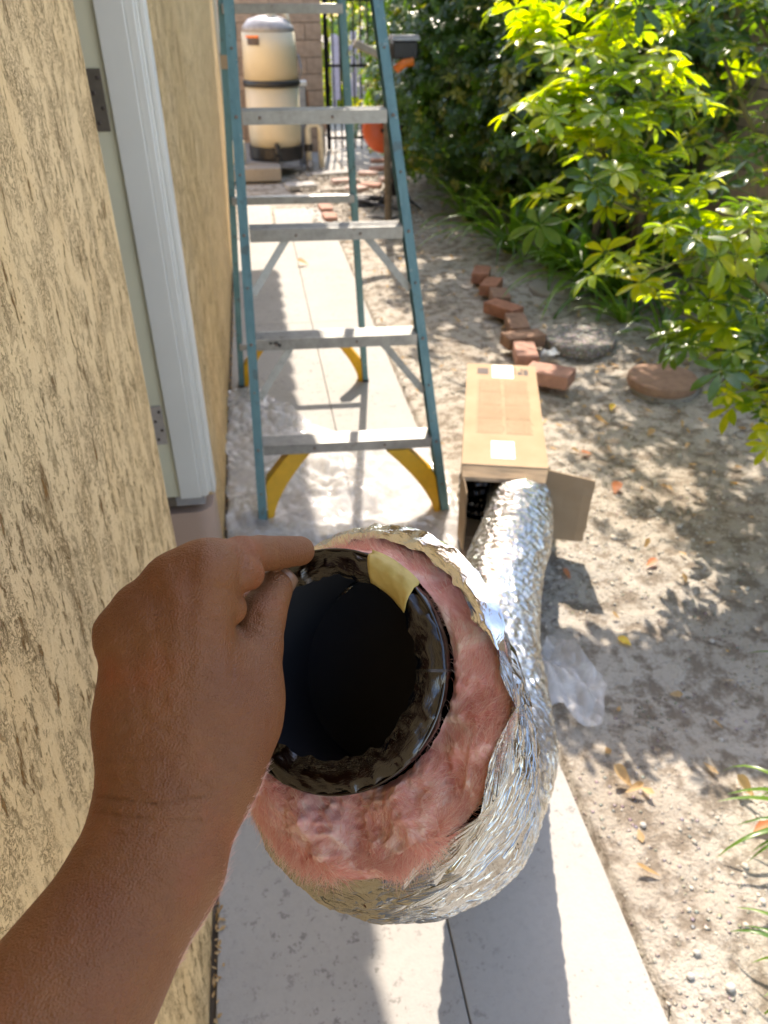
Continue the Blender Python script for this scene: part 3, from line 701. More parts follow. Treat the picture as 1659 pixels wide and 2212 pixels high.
V = []; na, nr = 300, 60
off = core_c-c_m; off_p = off-n_m*off.dot(n_m)
wfib = []
for i in range(na):
    a = 2*math.pi*i/na; ca, sa = math.cos(a), math.sin(a); d2 = MXv*ca+MYv*sa
    lobe = 1+0.03*noise.noise((ca*2, sa*2, 4))
    for j in range(nr):
        b = j/(nr-1)
        low = 0.5-0.5*math.sin(a+0.35); pin = core_c+(kx*ca+ky*sa)*0.0805-core_n*0.016; pout = c_m+d2*(JR*0.975+0.0035*low*low)-n_m*(0.016-0.017*low)
        p = pin*(1-b)+pout*b
        bulge = math.sin(math.pi*min(1, b*1.02))**0.6
        q = p-c_m; qq = (q.dot(MXv)*24, q.dot(MYv)*24, 0.3)
        nk = 0.35+0.65*low; h = bulge*(0.001+0.009*low)+0.014*noise.noise(qq)*bulge*nk+(0.009*noise.noise((qq[0]*2.6, qq[1]*2.6, 9))-0.008*abs(noise.noise((qq[0]*2+3, qq[1]*2, 19))))*bulge*nk+0.0035*noise.noise((qq[0]*9, qq[1]*9, 4))*nk
        V.append(p+n_m*h)
Wv = np.array(V).reshape(na, nr, 3)
link('insulation', npmesh('insulation', Wv.reshape(-1, 3), np.stack([np.roll(np.arange(na*nr).reshape(na, nr), -1, 0)[:, :-1], np.roll(np.arange(na*nr).reshape(na, nr), -1, 0)[:, 1:], np.arange(na*nr).reshape(na, nr)[:, 1:], np.arange(na*nr).reshape(na, nr)[:, :-1]], -1).reshape(-1, 4), 'pink_wool', True), duct)
# loose fibres as fine strips
random.seed(21); FV = []; FF = []
for k in range(30000):
    i = random.randrange(na); j = random.choice([random.randrange(6, nr), random.randrange(nr-12, nr)])
    p = Wv[i, j].copy(); a = 2*math.pi*i/na; rad = MXv*math.cos(a)+MYv*math.sin(a); tan = -MXv*math.sin(a)+MYv*math.cos(a)
    fl = noise.noise(tuple(p*22))*4.0+random.gauss(0, .5)
    dd = tan*math.cos(fl)+rad*math.sin(fl)*0.6+n_m*random.uniform(-0.05, 0.16)+rad*random.uniform(-.1, .25); dd /= np.linalg.norm(dd)
    L = random.uniform(0.004, 0.015); sd = np.cross(dd, n_m); sd /= np.linalg.norm(sd)+1e-6; cv = random.uniform(-.4, .4)
    b0 = len(FV); wv = 0.00015
    for q in range(4):
        t = q/3; pp = p+dd*L*t+sd*L*cv*t*t-n_m*0.001+n_m*L*0.15*math.sin(t*2.5)
        FV += [pp-sd*wv*(1-t*.7), pp+sd*wv*(1-t*.7)]
    for q in range(3): FF.append((b0+2*q, b0+2*q+1, b0+2*q+3, b0+2*q+2))
tag(link('wool_fibres', npmesh('wool_fibres', FV, np.array(FF), 'wool_fibre'), duct), kind='stuff')
# inner core: dark tube with crumpled film lip and wire rim
core_pts = [core_c, core_c+core_t*0.03, core_c+core_t*0.065+t_m*0.005, core_c+core_t*0.10+t_m*0.015]
cc = catmull(core_pts, 12); Tc, Xc, Yc = frames(cc)
CRr = 0.0785
Vc = np.array([[cc[i]+(Xc[i]*math.cos(2*math.pi*j/72)+Yc[i]*math.sin(2*math.pi*j/72))*(CRr-(0.004 if i > 1 else 0)) for j in range(72)] for i in range(len(cc))])
link('inner_core', npmesh('inner_core', Vc.reshape(-1, 3), tube_faces(len(cc), 72), 'core_black', True), duct)
Vd = [cc[-1]]+list(Vc[-1]); link('core_shadow_plug', npmesh('core_shade_disc', Vd, [(0, 1+i, 1+(i+1) % 72) for i in range(72)], 'core_black'), duct).name = 'core_shade_plug'  # black disc added across the tube, standing for the shade deeper inside
m = MB(); m.tube([core_c+(kx*math.cos(a)+ky*math.sin(a))*CRr+core_n*0.001 for a in np.linspace(0, 2*math.pi, 97)], 0.0013, 8, False)
m.build('wire_ring', 'foil_dark', duct, smooth=True)
V = []; UVs = []; na2, nb2 = 260, 20
for i in range(na2):
    a = 2*math.pi*i/na2; ca, sa = math.cos(a), math.sin(a)
    inner = CRr-0.0185+0.0040*noise.noise((ca*2.2, sa*2.2, 1))+0.0035*noise.noise((ca*7, sa*7, 3))-0.003*max(0, -sa*0.7+ca*0.4)
    inner = min(inner, CRr-0.008)
    for j in range(nb2):
        b = j/(nb2-1)
        if b < 0.4:
            k = b/0.4; r = CRr-0.001+0.0022*math.sin(k*math.pi/2); h = -0.035*(1-k)+0.001
        else:
            k = (b-0.4)/0.6; r = CRr+0.0012+(inner-CRr-0.0012)*k; h = 0.001+0.0030*math.sin(k*math.pi)-0.004*k*k
        cr = (ridged(ca*5+b*2.5, sa*5-b*2, b*3)-0.5)*0.0016+(ridged(ca*2.5, sa*2.5+b*2, 7)-.5)*0.0016
        V.append(core_c+(kx*ca+ky*sa)*(r+cr*0.5)+core_n*(h+cr)); UVs.append((b*0.05, a*CRr))
i2 = np.arange(na2*nb2).reshape(na2, nb2); j2 = np.roll(i2, -1, 0)
link('core_film', npmesh('core_film', V, np.stack([i2[:, :-1], j2[:, :-1], j2[:, 1:], i2[:, 1:]], -1).reshape(-1, 4), 'foil_dark', False, uv=UVs), duct)
# masking tape across the rim
V = []; nu, nv = 16, 10
A0, A1 = R(38), R(66)
for i in range(nu+1):
    for j in range(nv+1):
        a = A1+(A0-A1)*i/nu; b = j/nv
        a2 = a+(b-0.5)*R(-7)*1.0
        r = CRr+0.0045-b*0.020; h = 0.0035+0.006*math.sin(b*math.pi)*1.0-0.004*b+0.0015*noise.noise((i*0.35, j*0.5, 2))
        if b < 0.12: h -= 0.006
        V.append(core_c+(kx*math.cos(a2)+ky*math.sin(a2))*r+core_n*h)
ii = np.arange((nu+1)*(nv+1)).reshape(nu+1, nv+1)
o = link('masking_tape', npmesh('masking_tape', V, np.stack([ii[:-1, :-1], ii[1:, :-1], ii[1:, 1:], ii[:-1, 1:]], -1).reshape(-1, 4), 'masking_tape', True), duct)
sd_ = o.modifiers.new('s', 'SOLIDIFY'); sd_.thickness = 0.0006
# second length of duct coiled in the box
d2 = [box.matrix_world]
def bw(x, y, z):
    c, s = math.cos(ang), math.sin(ang); return np.array([bo[0]+c*x-s*y, bo[1]+s*x+c*y, z+0.004])
cl2 = catmull([bw(0.075, 0.05, 0.10), bw(0.075, 0.2, 0.15), bw(0.14, 0.5, 0.16), bw(0.14, 0.75, 0.16)], 40); cl2, S2 = resample(cl2, 0.007)
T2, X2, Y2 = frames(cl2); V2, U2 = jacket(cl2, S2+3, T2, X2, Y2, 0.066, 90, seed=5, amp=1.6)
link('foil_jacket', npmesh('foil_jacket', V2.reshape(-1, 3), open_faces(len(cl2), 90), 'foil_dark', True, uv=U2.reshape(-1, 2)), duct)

# ================================================================== HAND (one continuous surface grown around a skeleton)
def surface_nets(S_, org, h):
    ins = S_ < 0; nx, ny, nz = S_.shape
    acc = np.zeros((nx-1, ny-1, nz-1, 3), np.float32); cnt = np.zeros((nx-1, ny-1, nz-1), np.float32)
    cor = [(0, 0, 0), (1, 0, 0), (0, 1, 0), (1, 1, 0), (0, 0, 1), (1, 0, 1), (0, 1, 1), (1, 1, 1)]
    def sl_(c): return S_[c[0]:nx-1+c[0], c[1]:ny-1+c[1], c[2]:nz-1+c[2]]
    for a in cor:
        for ax in range(3):
            if a[ax] == 0:
                b = list(a); b[ax] = 1; A = sl_(a); B = sl_(b); m = (A < 0) != (B < 0)
                t = np.where(m, A/(A-B+1e-12), 0)
                for k in range(3): acc[..., k] += np.where(m, a[k]+(t if k == ax else 0), 0)
                cnt += m
    act = cnt > 0; ids = -np.ones(act.shape, np.int64); ids[act] = np.arange(act.sum())
    base = np.argwhere(act); V = (base+acc[act]/cnt[act][:, None])*h+org
    F = []
    for ax in range(3):
        o1, o2 = [(1, 2), (2, 0), (0, 1)][ax]
        A = [slice(1, -1)]*3; A[ax] = slice(0, -1); B = [slice(1, -1)]*3; B[ax] = slice(1, None)
        sA = ins[tuple(A)]; sB = ins[tuple(B)]
        for flip in (False, True):
            m = (sA & ~sB) if not flip else (~sA & sB)
            p = np.argwhere(m)
            if not len(p): continue
            off = [1, 1, 1]; off[ax] = 0; p = p+off
            q = []
            for (d1, d2_) in ((0, 0), (-1, 0), (-1, -1), (0, -1)):
                c = p.copy(); c[:, o1] += d1; c[:, o2] += d2_; q.append(ids[c[:, 0], c[:, 1], c[:, 2]])
            q = np.stack(q, 1); F.append(q[:, ::-1] if flip else q)
    F = np.concatenate(F); F = F[(F >= 0).all(1)]
    return V, F
def smin(a, b, k):
    h = np.clip(0.5+0.5*(b-a)/k, 0, 1); return b+(a-b)*h-k*h*(1-h)
def smax(a, b, k): return -smin(-a, -b, k)
HAND = [  # a(u,v,d), ra, b(u,v,d), rb, blend
    # forearm as two side by side bones
    ((-30, 2330, .300), .032, (288, 1845, .372), .0215, .02),
    ((60, 2390, .300), .034, (365, 1870, .372), .0235, .02),
    ((288, 1845, .372), .0215, (324, 1690, .392), .0190, .02),
    ((365, 1870, .372), .0235, (400, 1730, .392), .0215, .02),
    # metacarpals
    ((308, 1735, .390), .0170, (272, 1400, .412), .0125, .014),
    ((320, 1730, .390), .020, (305, 1340, .412), .0140, .018),
    ((360, 1730, .390), .020, (380, 1270, .414), .0150, .018),
    ((400, 1730, .392), .020, (448, 1232, .418), .0150, .018),
    ((300, 1560, .402), .018, (470, 1520, .410), .018, .020),
    # knuckles
    ((247, 1352, .412), .0072, (260, 1370, .412), .0100, .012),
    ((300, 1306, .412), .0105, (302, 1320, .412), .011, .012),
    ((370, 1252, .414), .0115, (372, 1262, .414), .012, .012),
    # thenar and web
    ((420, 1740, .395), .0195, (520, 1560, .425), .0205, .018),
    ((470, 1660, .405), .021, (540, 1500, .432), .0175, .018),
    ((440, 1450, .415), .016, (520, 1440, .432), .0155, .016),
    # thumb
    ((540, 1500, .434), .0165, (552, 1400, .445), .0156, .008),
    ((552, 1400, .445), .0156, (562, 1335, .456), .0152, .004),
    ((562, 1340, .456), .0148, (592, 1272, .474), .0120, .003),
    # index finger
    ((448, 1232, .418), .0150, (520, 1205, .442), .0125, .012),
    ((520, 1203, .442), .0120, (562, 1196, .458), .0112, .003),
    ((562, 1196, .458), .0112, (648, 1190, .490), .0098, .0015),
    # folds of the palm between index finger and thumb
    ((440, 1360, .424), .0150, (470, 1390, .430), .012, .006),
    # middle, ring and little finger curled behind the rim
    ((375, 1262, .416), .0135, (420, 1268, .452), .0115, .008), ((420, 1268, .452), .0115, (470, 1290, .505), .0100, .004), ((470, 1290, .505), .0100, (560, 1300, .520), .0085, .003),
    ((305, 1325, .414), .0125, (340, 1340, .452), .0110, .008), ((340, 1340, .452), .0110, (400, 1370, .502), .0095, .004), ((400, 1370, .502), .0095, (500, 1390, .520), .0082, .003),
    ((252, 1372, .412), .0110, (285, 1410, .445), .0096, .008), ((285, 1410, .445), .0096, (340, 1450, .488), .0085, .004), (((340, 1450, .488)), .0085, (430, 1470, .510), .0075, .003),
    ((515, 1238, .428), .0120, (536, 1240, .434), .0098, .0012),
    ((470, 1305, .420), .0135, (494, 1314, .426), .0105, .0012),
]
caps = [(camP(*a), ra, camP(*b), rb, k) for a, ra, b, rb, k in HAND]
allp = np.array([c[0] for c in caps]+[c[2] for c in caps]); lo = allp.min(0)-0.045; hi = allp.max(0)+0.045
h = 0.0015; dims = np.ceil((hi-lo)/h).astype(int)
gx, gy_, gz_ = [lo[k]+np.arange(dims[k], dtype=np.float32)*h for k in range(3)]
G = np.stack(np.meshgrid(gx.astype(np.float32), gy_.astype(np.float32), gz_.astype(np.float32), indexing='ij'), -1)
Sd = np.full(G.shape[:3], 1.0, np.float32)
for a, ra, b, rb, k in caps:
    m_ = max(ra, rb)+0.03; l_ = np.maximum(0, ((np.minimum(a, b)-m_-lo)/h).astype(int)); u_ = np.minimum(dims, ((np.maximum(a, b)+m_-lo)/h).astype(int)+1)
    s_ = tuple(slice(l_[q], u_[q]) for q in range(3)); g = G[s_]
    ba = (b-a).astype(np.float32); t = np.clip(((g-a.astype(np.float32)) @ ba)/(ba @ ba), 0, 1)
    d_ = np.linalg.norm(g-a.astype(np.float32)-t[..., None]*ba, axis=-1)-(ra+(rb-ra)*t)
    Sd[s_] = smin(Sd[s_], d_, k)
HV, HF = surface_nets(Sd, lo, h)
# a little smoothing, then knuckle and tendon relief
HV = HV.astype(np.float64)
e = np.concatenate([HF[:, [0, 1]], HF[:, [1, 2]], HF[:, [2, 3]], HF[:, [3, 0]]])
for it in range(5):
    s_ = np.zeros_like(HV); c_ = np.zeros(len(HV)); np.add.at(s_, e[:, 0], HV[e[:, 1]]); np.add.at(c_, e[:, 0], 1)
    np.add.at(s_, e[:, 1], HV[e[:, 0]]); np.add.at(c_, e[:, 1], 1); HV = HV*0.5+0.5*s_/c_[:, None]
def crease(p, a, b, wdt, dep):
    a = np.array(a); b = np.array(b); ba = b-a; t = np.clip(((p-a) @ ba)/(ba @ ba), 0, 1)
    d = np.linalg.norm(p-a-t[:, None]*ba, axis=1); return -dep*np.exp(-(d/wdt)**2)
uu = CX+FPX*HV[:, 0]/-HV[:, 2]; vv = CY-FPX*HV[:, 1]/-HV[:, 2]; p2 = np.stack([uu, vv], 1)
dz = np.zeros(len(HV))
for (a, b, wd, dp) in (((215, 1722), (330, 1738), 4, .0013), ((330, 1738), (440, 1722), 4, .0011), ((205, 1757), (300, 1768), 4, .0011), ((300, 1768), (430, 1775), 4, .0009),
                       ((215, 1690), (320, 1700), 4, .0006), ((235, 1640), (420, 1632), 5, .0006), ((240, 1610), (400, 1600), 4, .0005), ((235, 1800), (400, 1815), 4, .0006),
                       ((545, 1345), (602, 1370), 4, .0009), ((550, 1328), (604, 1345), 3.5, .0007), ((545, 1364), (596, 1392), 3.5, .0006), ((545, 1385), (590, 1412), 3.5, .0004),
                       ((538, 1180), (541, 1222), 4, .0009), ((525, 1178), (528, 1222), 4, .0008), ((512, 1176), (516, 1220), 4, .0006), ((600, 1172), (602, 1215), 3.5, .0008),
                       ((505, 1400), (500, 1470), 8, .0014), ((545, 1275), (536, 1310), 4, .0008), ((470, 1270), (500, 1276), 4, .0012), ((440, 1330), (468, 1340), 4, .0008), ((430, 1352), (470, 1366), 4, .0007)):
    dz += crease(p2, a, b, wd, dp)
for (a, b) in (((236, 1365), (240, 1375)), ((304, 1318), (306, 1326)), ((374, 1262), (376, 1272)), ((446, 1222), (448, 1232))):
    dz += -crease(p2, a, b, 24, .0016)
for (a, b) in (((300, 1600), (255, 1400)), ((335, 1600), (310, 1350)), ((375, 1600), (382, 1290)), ((410, 1600), (445, 1260))):
    dz += -crease(p2, a, b, 20, .0006)
front = np.ones(len(HV)); dz += np.array([0.0007*noise.noise((q[0]*0.035, q[1]*0.05, 1))+0.0004*noise.noise((q[0]*0.12, q[1]*0.2, 2)) for q in p2]); HV[:, 2] += dz*front
HW = C0+HV @ RVn.T
person = tag(link('person', npmesh('person', HW, HF[:, ::-1], 'skin', True)), 'bare left forearm and hand gripping the rim of the foil duct', 'person')
random.seed(77); FV = []; FF = []
vis = np.where((uu > 380) & (uu < 620) & (vv > 1650) & (vv < 2100))[0]
edge_u = {}
for q in vis: k_ = int(vv[q]/8); edge_u[k_] = max(edge_u.get(k_, -1), uu[q])
cand = [q for q in vis if uu[q] > edge_u[int(vv[q]/8)]-9]
for k in range(380):
    q = random.choice(cand); p = HV[q]; d = np.array([random.uniform(.5, 1.0), random.uniform(.1, .9), random.uniform(-.2, .4)]); d /= np.linalg.norm(d); L = random.uniform(.002, .006)
    sd = np.cross(d, [0, 0, 1.0]); sd /= np.linalg.norm(sd); b0 = len(FV)
    for j in range(3):
        t = j/2; pp = p+d*L*t+np.array([0, L*.3, 0])*t*t; FV += [pp-sd*.00006*(1-t*.8), pp+sd*.00006*(1-t*.8)]
    FF += [(b0, b0+1, b0+3, b0+2), (b0+2, b0+3, b0+5, b0+4)]
tag(link('arm_hair', npmesh('arm_hair', C0+np.array(FV) @ RVn.T, np.array(FF), 'wool_fibre'), person), kind='stuff')
# thumb nail
nm = MB(); V = []; 
na_, nb_ = 8, 8; tip = camP(612, 1248, .4735); ax = camP(622, 1243, .476)-camP(600, 1275, .468); ax /= np.linalg.norm(ax)
out = np.array([0.45, 0.12, 0.85]); out -= ax*out.dot(ax); out /= np.linalg.norm(out); sdv = np.cross(ax, out)
bc = (camP(598, 1262, .484)*0.85+camP(560, 1335, .463)*0.15)
for i in range(na_+1):
    for j in range(nb_+1):
        s = (i/na_-0.5)*1.9; t = j/nb_
        rr = 0.0116; wv_ = 0.80*(1-0.10*(2*t-1)**2)
        V.append(bc+ax*(-0.0035+t*0.0145)+(out*math.cos(s*wv_)+sdv*math.sin(s*wv_))*(rr-0.0004*t)+out*(0.0006*math.sin(t*math.pi)))
V = C0+np.array(V) @ RVn.T
ii = np.arange((na_+1)*(nb_+1)).reshape(na_+1, nb_+1)
o = link('thumbnail', npmesh('thumbnail', V, np.stack([ii[:-1, :-1], ii[1:, :-1], ii[1:, 1:], ii[:-1, 1:]], -1).reshape(-1, 4), 'nail', True), person)
q = o.modifiers.new('s', 'SOLIDIFY'); q.thickness = 0.0007; q.offset = 1

# ================================================================== PLASTIC WRAP
def crumple(name, poly, label, cat, hgt, seed, mat='clear_film', n=90):
    P = np.array([gz(*p)[:2] for p in poly]); x0, y0 = P.min(0); x1, y1 = P.max(0); nx = n; ny = int(n*(y1-y0)/(x1-x0))
    X_, Y_ = np.meshgrid(np.linspace(x0, x1, nx), np.linspace(y0, y1, ny), indexing='ij')
    Z = np.zeros_like(X_); ok = np.zeros(X_.shape, bool)
    for i in range(nx):
        for j in range(ny):
            x, y = X_[i, j], Y_[i, j]; ins = False; k = len(P)-1
            wx, wy = x+0.03*noise.noise((x*9, y*9, seed)), y+0.03*noise.noise((x*9, y*9, seed+4))
            for q in range(len(P)):
                if (P[q, 1] > wy) != (P[k, 1] > wy) and wx < (P[k, 0]-P[q, 0])*(wy-P[q, 1])/(P[k, 1]-P[q, 1])+P[q, 0]: ins = not ins
                k = q
            ok[i, j] = ins
            v = abs(noise.noise((x*5+y, y*4, seed)))*1.0+abs(noise.noise((x*11, y*8+x*4, seed+1)))*0.5+abs(noise.noise((x*25, y*17, seed+2)))*0.26
            Z[i, j] = 0.006+hgt*v*(0.55+noise.noise((x*3.1, y*3.1, seed+9)))
    Z = np.maximum(Z, 0.004)
    i = np.arange(nx*ny).reshape(nx, ny); F = np.stack([i[:-1, :-1], i[1:, :-1], i[1:, 1:], i[:-1, 1:]], -1)
    kk = ok[:-1, :-1] & ok[1:, 1:]; F = F[kk]
    V = np.stack([X_, Y_, Z], -1).reshape(-1, 3); used = np.unique(F); mp = -np.ones(len(V), int); mp[used] = np.arange(len(used))
    return tag(link(name, npmesh(name, V[used], mp[F], mat, True)), label, cat)
crumple('plastic_sheet', [(492, 1150), (488, 1000), (492, 850), (560, 835), (640, 900), (760, 960), (930, 960), (985, 1060), (1000, 1165), (940, 1260), (700, 1230), (560, 1210)], 'crumpled clear plastic sheet spread on the path under the ladder', 'plastic sheet', 0.085, 2, n=150)
crumple('plastic_bag', [(1180, 1390), (1215, 1410), (1245, 1450), (1300, 1490), (1300, 1575), (1250, 1570), (1205, 1545), (1150, 1560), (1120, 1480)], 'clear plastic bag lying on the soil beside the silver duct', 'plastic bag', 0.12, 12, n=150)

# ================================================================== BRICKS AND STONES
def brick_mesh(mat, seed, sx=0.2, sy=0.095, sz=0.06):
    m = MB(); nx, ny = 6, 4; random.seed(seed)
    m.box((0, 0, 0), (sx, sy, sz)); return m.mesh('brick', mat)
BR = [(1040, 582, 70, 'brick_red', 'brick half hidden by strap leaves, farthest of the crooked brick row', 0), (1062, 607, 62, 'brick_red', 'red brick second from the far end of the crooked row', 0),
      (1080, 632, 80, 'brick_brown', 'red brick third from the far end, shaded by the strap leaves', 0.004), (1088, 660, 122, 'brick_red', 'orange red brick jutting out of line in the middle of the row', 0.010),
      (1118, 692, 82, 'brick_brown', 'brown red brick just behind the dull crosswise brick', 0.004), (1131, 722, 10, 'brick_brown', 'dull brown brick set crosswise before the round aggregate stone', 0.006),
      (1136, 752, 78, 'brick_pink', 'broken pale pink brick behind the cardboard box', 0), (1188, 800, -38, 'brick_pink', 'large pinkish brick at the near end of the row beside the cardboard box', 0.008)]
for i, (u, v, rz, mt, lb, dz_) in enumerate(BR):
    p = gz(u, v, 0.085); s = 1.12
    o = link('brick', brick_mesh(mt, i, 0.2*s, 0.1*s*(1.25 if i == 7 else 1), 0.07), None, (p[0], p[1], 0.05+dz_), (R(random.uniform(-2, 2)), R(random.uniform(-3, 3)), R(rz)))
    b = o.modifiers.new('b', 'BEVEL'); b.width = 0.007; b.segments = 2
    tag(o, lb, 'brick', 'bricks edging the soil bed')
def stone(u, v, r, hh, mat, label, z0=0.0, cat='stepping stone'):
    p = gz(u, v, z0+hh)
    o = MB().lathe([(r*0.97, 0), (r, hh*0.3), (r*0.99, hh*0.85), (r*0.95, hh), (r*0.5, hh*1.03), (0.001, hh*1.03)], n=48, wob=0.012).build('stepping_stone', mat, None, smooth=False, loc=(p[0], p[1], z0))
    return tag(o, label, cat, 'round stepping stones in the soil bed')
stone(1252, 725, 0.20, 0.06, 'aggregate', 'round pebbly grey stepping stone behind the near bricks')
stone(1433, 812, 0.165, 0.045, 'terracotta_stone', 'round reddish brown stepping stone stacked on a grey base under the leaves', 0.035)
stone(1436, 830, 0.160, 0.045, 'pad_concrete', 'round grey concrete base under the reddish brown stepping stone', -0.01)
stone(1210, 618, 0.20, 0.045, 'pad_concrete', 'shaded grey round stepping stone behind the strap leaves')
# crumpled white scrap
def scrap(name, u, v, r, mat, label, cat, hh=0.03, seed=1, z0=0.02):
    p = gz(u, v, z0); m = MB(); n = 9; P = []; F = []
    for i in range(n):
        for j in range(n):
            x, y = (i/(n-1)-.5)*2, (j/(n-1)-.5)*2; k = 1-0.3*abs(x*y)
            P.append((p[0]+x*r*k, p[1]+y*r*0.7*k, z0+hh*(0.5+noise.noise((x*2, y*2, seed)))+0.01*noise.noise((x*6, y*6, seed))))
    for i in range(n-1):
        for j in range(n-1): a = i*n+j; F.append((a, a+n, a+n+1, a+1))
    o = m.add(P, F).build(name, mat); s = o.modifiers.new('s', 'SOLIDIFY'); s.thickness = 0.001
    return tag(o, label, cat)
scrap('paper_scrap', 1188, 768, 0.05, 'paper_label', 'crumpled white scrap between the bricks and the pebbly stone', 'scrap')
# pebbles
random.seed(5)
def ico(): 
    t = (1+5**.5)/2; v = [(-1, t, 0), (1, t, 0), (-1, -t, 0), (1, -t, 0), (0, -1, t), (0, 1, t), (0, -1, -t), (0, 1, -t), (t, 0, -1), (t, 0, 1), (-t, 0, -1), (-t, 0, 1)]
    f = [(0, 11, 5), (0, 5, 1), (0, 1, 7), (0, 7, 10), (0, 10, 11), (1, 5, 9), (5, 11, 4), (11, 10, 2), (10, 7, 6), (7, 1, 8), (3, 9, 4), (3, 4, 2), (3, 2, 6), (3, 6, 8), (3, 8, 9), (4, 9, 5), (2, 4, 11), (6, 2, 10), (8, 6, 7), (9, 8, 1)]
    return np.array(v)/np.linalg.norm(v[0]), np.array(f)
IV, IF = ico()
def ground_h(x, y):
    X_ = np.array([[x]]); Y_ = np.array([[y]]); return float(soil_z(X_, Y_)[0, 0])
PV = []; PF = []; nb = 0
for k in range(6500):
    for _ in range(20):
        x = random.uniform(0.63, 2.6); y = random.uniform(0.35, 5.2)
        dn = noise.noise((x*1.3, y*1.3, 3))+0.55*math.exp(-((x-1.35)**2+(y-2.2)**2)/0.3)
        if random.random() < 0.25+dn: break
    r = random.choice([0.002, 0.003, 0.003, 0.004, 0.006])*random.uniform(.7, 1.3)
    if random.random() < 0.03: r *= 2
    V = IV*(r*np.array([random.uniform(.7, 1.3), random.uniform(.7, 1.3), random.uniform(.4, .8)]))*(1+RNG.uniform(-.18, .18, (12, 1)))
    a = random.uniform(0, 6.3); c, s = math.cos(a), math.sin(a); V = V @ np.array([[c, s, 0], [-s, c, 0], [0, 0, 1]])
    PV.append(V+[x, y, ground_h(x, y)+r*0.25]); PF.append(IF+nb); nb += 12
tag(link('gravel', npmesh('gravel', np.concatenate(PV), np.concatenate(PF), 'grit', False)), 'small pale pebbles and grit scattered over the soil', 'gravel', kind='stuff')
def pebble(u, v, r, label, mt='rock'):
    x, y, z = gz(u, v, 0.01); V = IV*np.array([r, r*.8, r*.6])*(1+RNG.uniform(-.15, .15, (12, 1)))
    o = link('pebble', npmesh('pebble', V, IF, mt, False), None, (x, y, ground_h(x, y)+r*.35)); s = o.modifiers.new('s', 'SUBSURF'); s.levels = s.render_levels = 1
    tag(o, label, 'pebble', 'loose pebbles on the soil by the path')
for u, v, r, lb in ((1391, 1776, 0.011, 'white angular pebble in front of the curled tan leaf'), (1509, 2050, 0.010, 'grey pebble with a dark shadow near the lower right'), (1582, 2125, 0.013, 'half buried dark grey pebble at the lower right'),
                    (1495, 2100, 0.011, 'flat pale pebble left of the half buried dark one'), (1540, 1375, 0.012, 'small white pebble right of the fallen yellow leaf'), (1560, 1588, 0.010, 'white pebble above the right hand blades'),
                    (1466, 1140, 0.018, 'pale oval pebble in the dappled gravel right of the box flap'), (1420, 1105, 0.02, 'larger whitish pebble near the rust coloured leaf')):
    pebble(u, v, r, lb)

# ================================================================== LEAVES AND PLANTS
def leaflet(L, W, nseg=5, fold=0.25, droop=0.25, obov=0.62):
    V = []; F = []
    for i in range(nseg+1):
        t = i/nseg; w_ = W*(math.sin(math.pi*min(1, t**obov*1.0)) if t < 1 else 0)*0.5
        w_ = W*0.5*max(0.02, math.sin(math.pi*t**1.55)**0.62) if 0 < t < 1 else W*0.03
        z = -droop*L*t*t
        V += [(t*L, -w_, z+fold*w_), (t*L, 0, z), (t*L, w_, z+fold*w_)]
    for i in range(nseg):
        b = 3*i; F += [(b, b+3, b+4, b+1), (b+1, b+4, b+5, b+2)]
    return np.array(V), np.array(F)
def whorl(nl, L, W, nseg=5, seed=0, cone=0.15, pet=0.0):
    rr = random.Random(seed); V = []; F = []; nb = 0
    for k in range(nl):
        a = 2*math.pi*k/nl*(0.93)+rr.uniform(-.12, .12); l = L*rr.uniform(.8, 1.1)*(1-0.22*abs(math.cos(a/2+1.57)))
        v, f = leaflet(l, W*rr.uniform(.85, 1.1), nseg, rr.uniform(.15, .45), rr.uniform(.05, .4))
        v = v+[L*0.08, 0, 0]; e_ = cone+rr.uniform(-.2, .2); ce, se = math.cos(e_), math.sin(e_)
        v = v @ np.array([[ce, 0, se], [0, 1, 0], [-se, 0, ce]]); ca, sa = math.cos(a), math.sin(a); v = v @ np.array([[ca, sa, 0], [-sa, ca, 0], [0, 0, 1]])
        V.append(v); F.append(f+nb); nb += len(v)
    return np.concatenate(V), np.concatenate(F)
def rot_to(nrm, spin):
    z = np.array(nrm)/np.linalg.norm(nrm); x = np.cross([0.3, 0.1, 1.0] if abs(z[2]) < .95 else [1, 0, 0], z); x /= np.linalg.norm(x); y = np.cross(z, x)
    c, s = math.cos(spin), math.sin(spin); return np.stack([x*c+y*s, -x*s+y*c, z], 1)
def scatter(templates, pts, nrms, scales):
    V = []; F = []; nb = 0
    for p, n_, s in zip(pts, nrms, scales):
        v, f = templates[random.randrange(len(templates))]; M = rot_to(n_, random.uniform(0, 6.3))
        V.append(v*s @ M.T+p); F.append(f+nb); nb += len(v)
    return np.concatenate(V), np.concatenate(F)
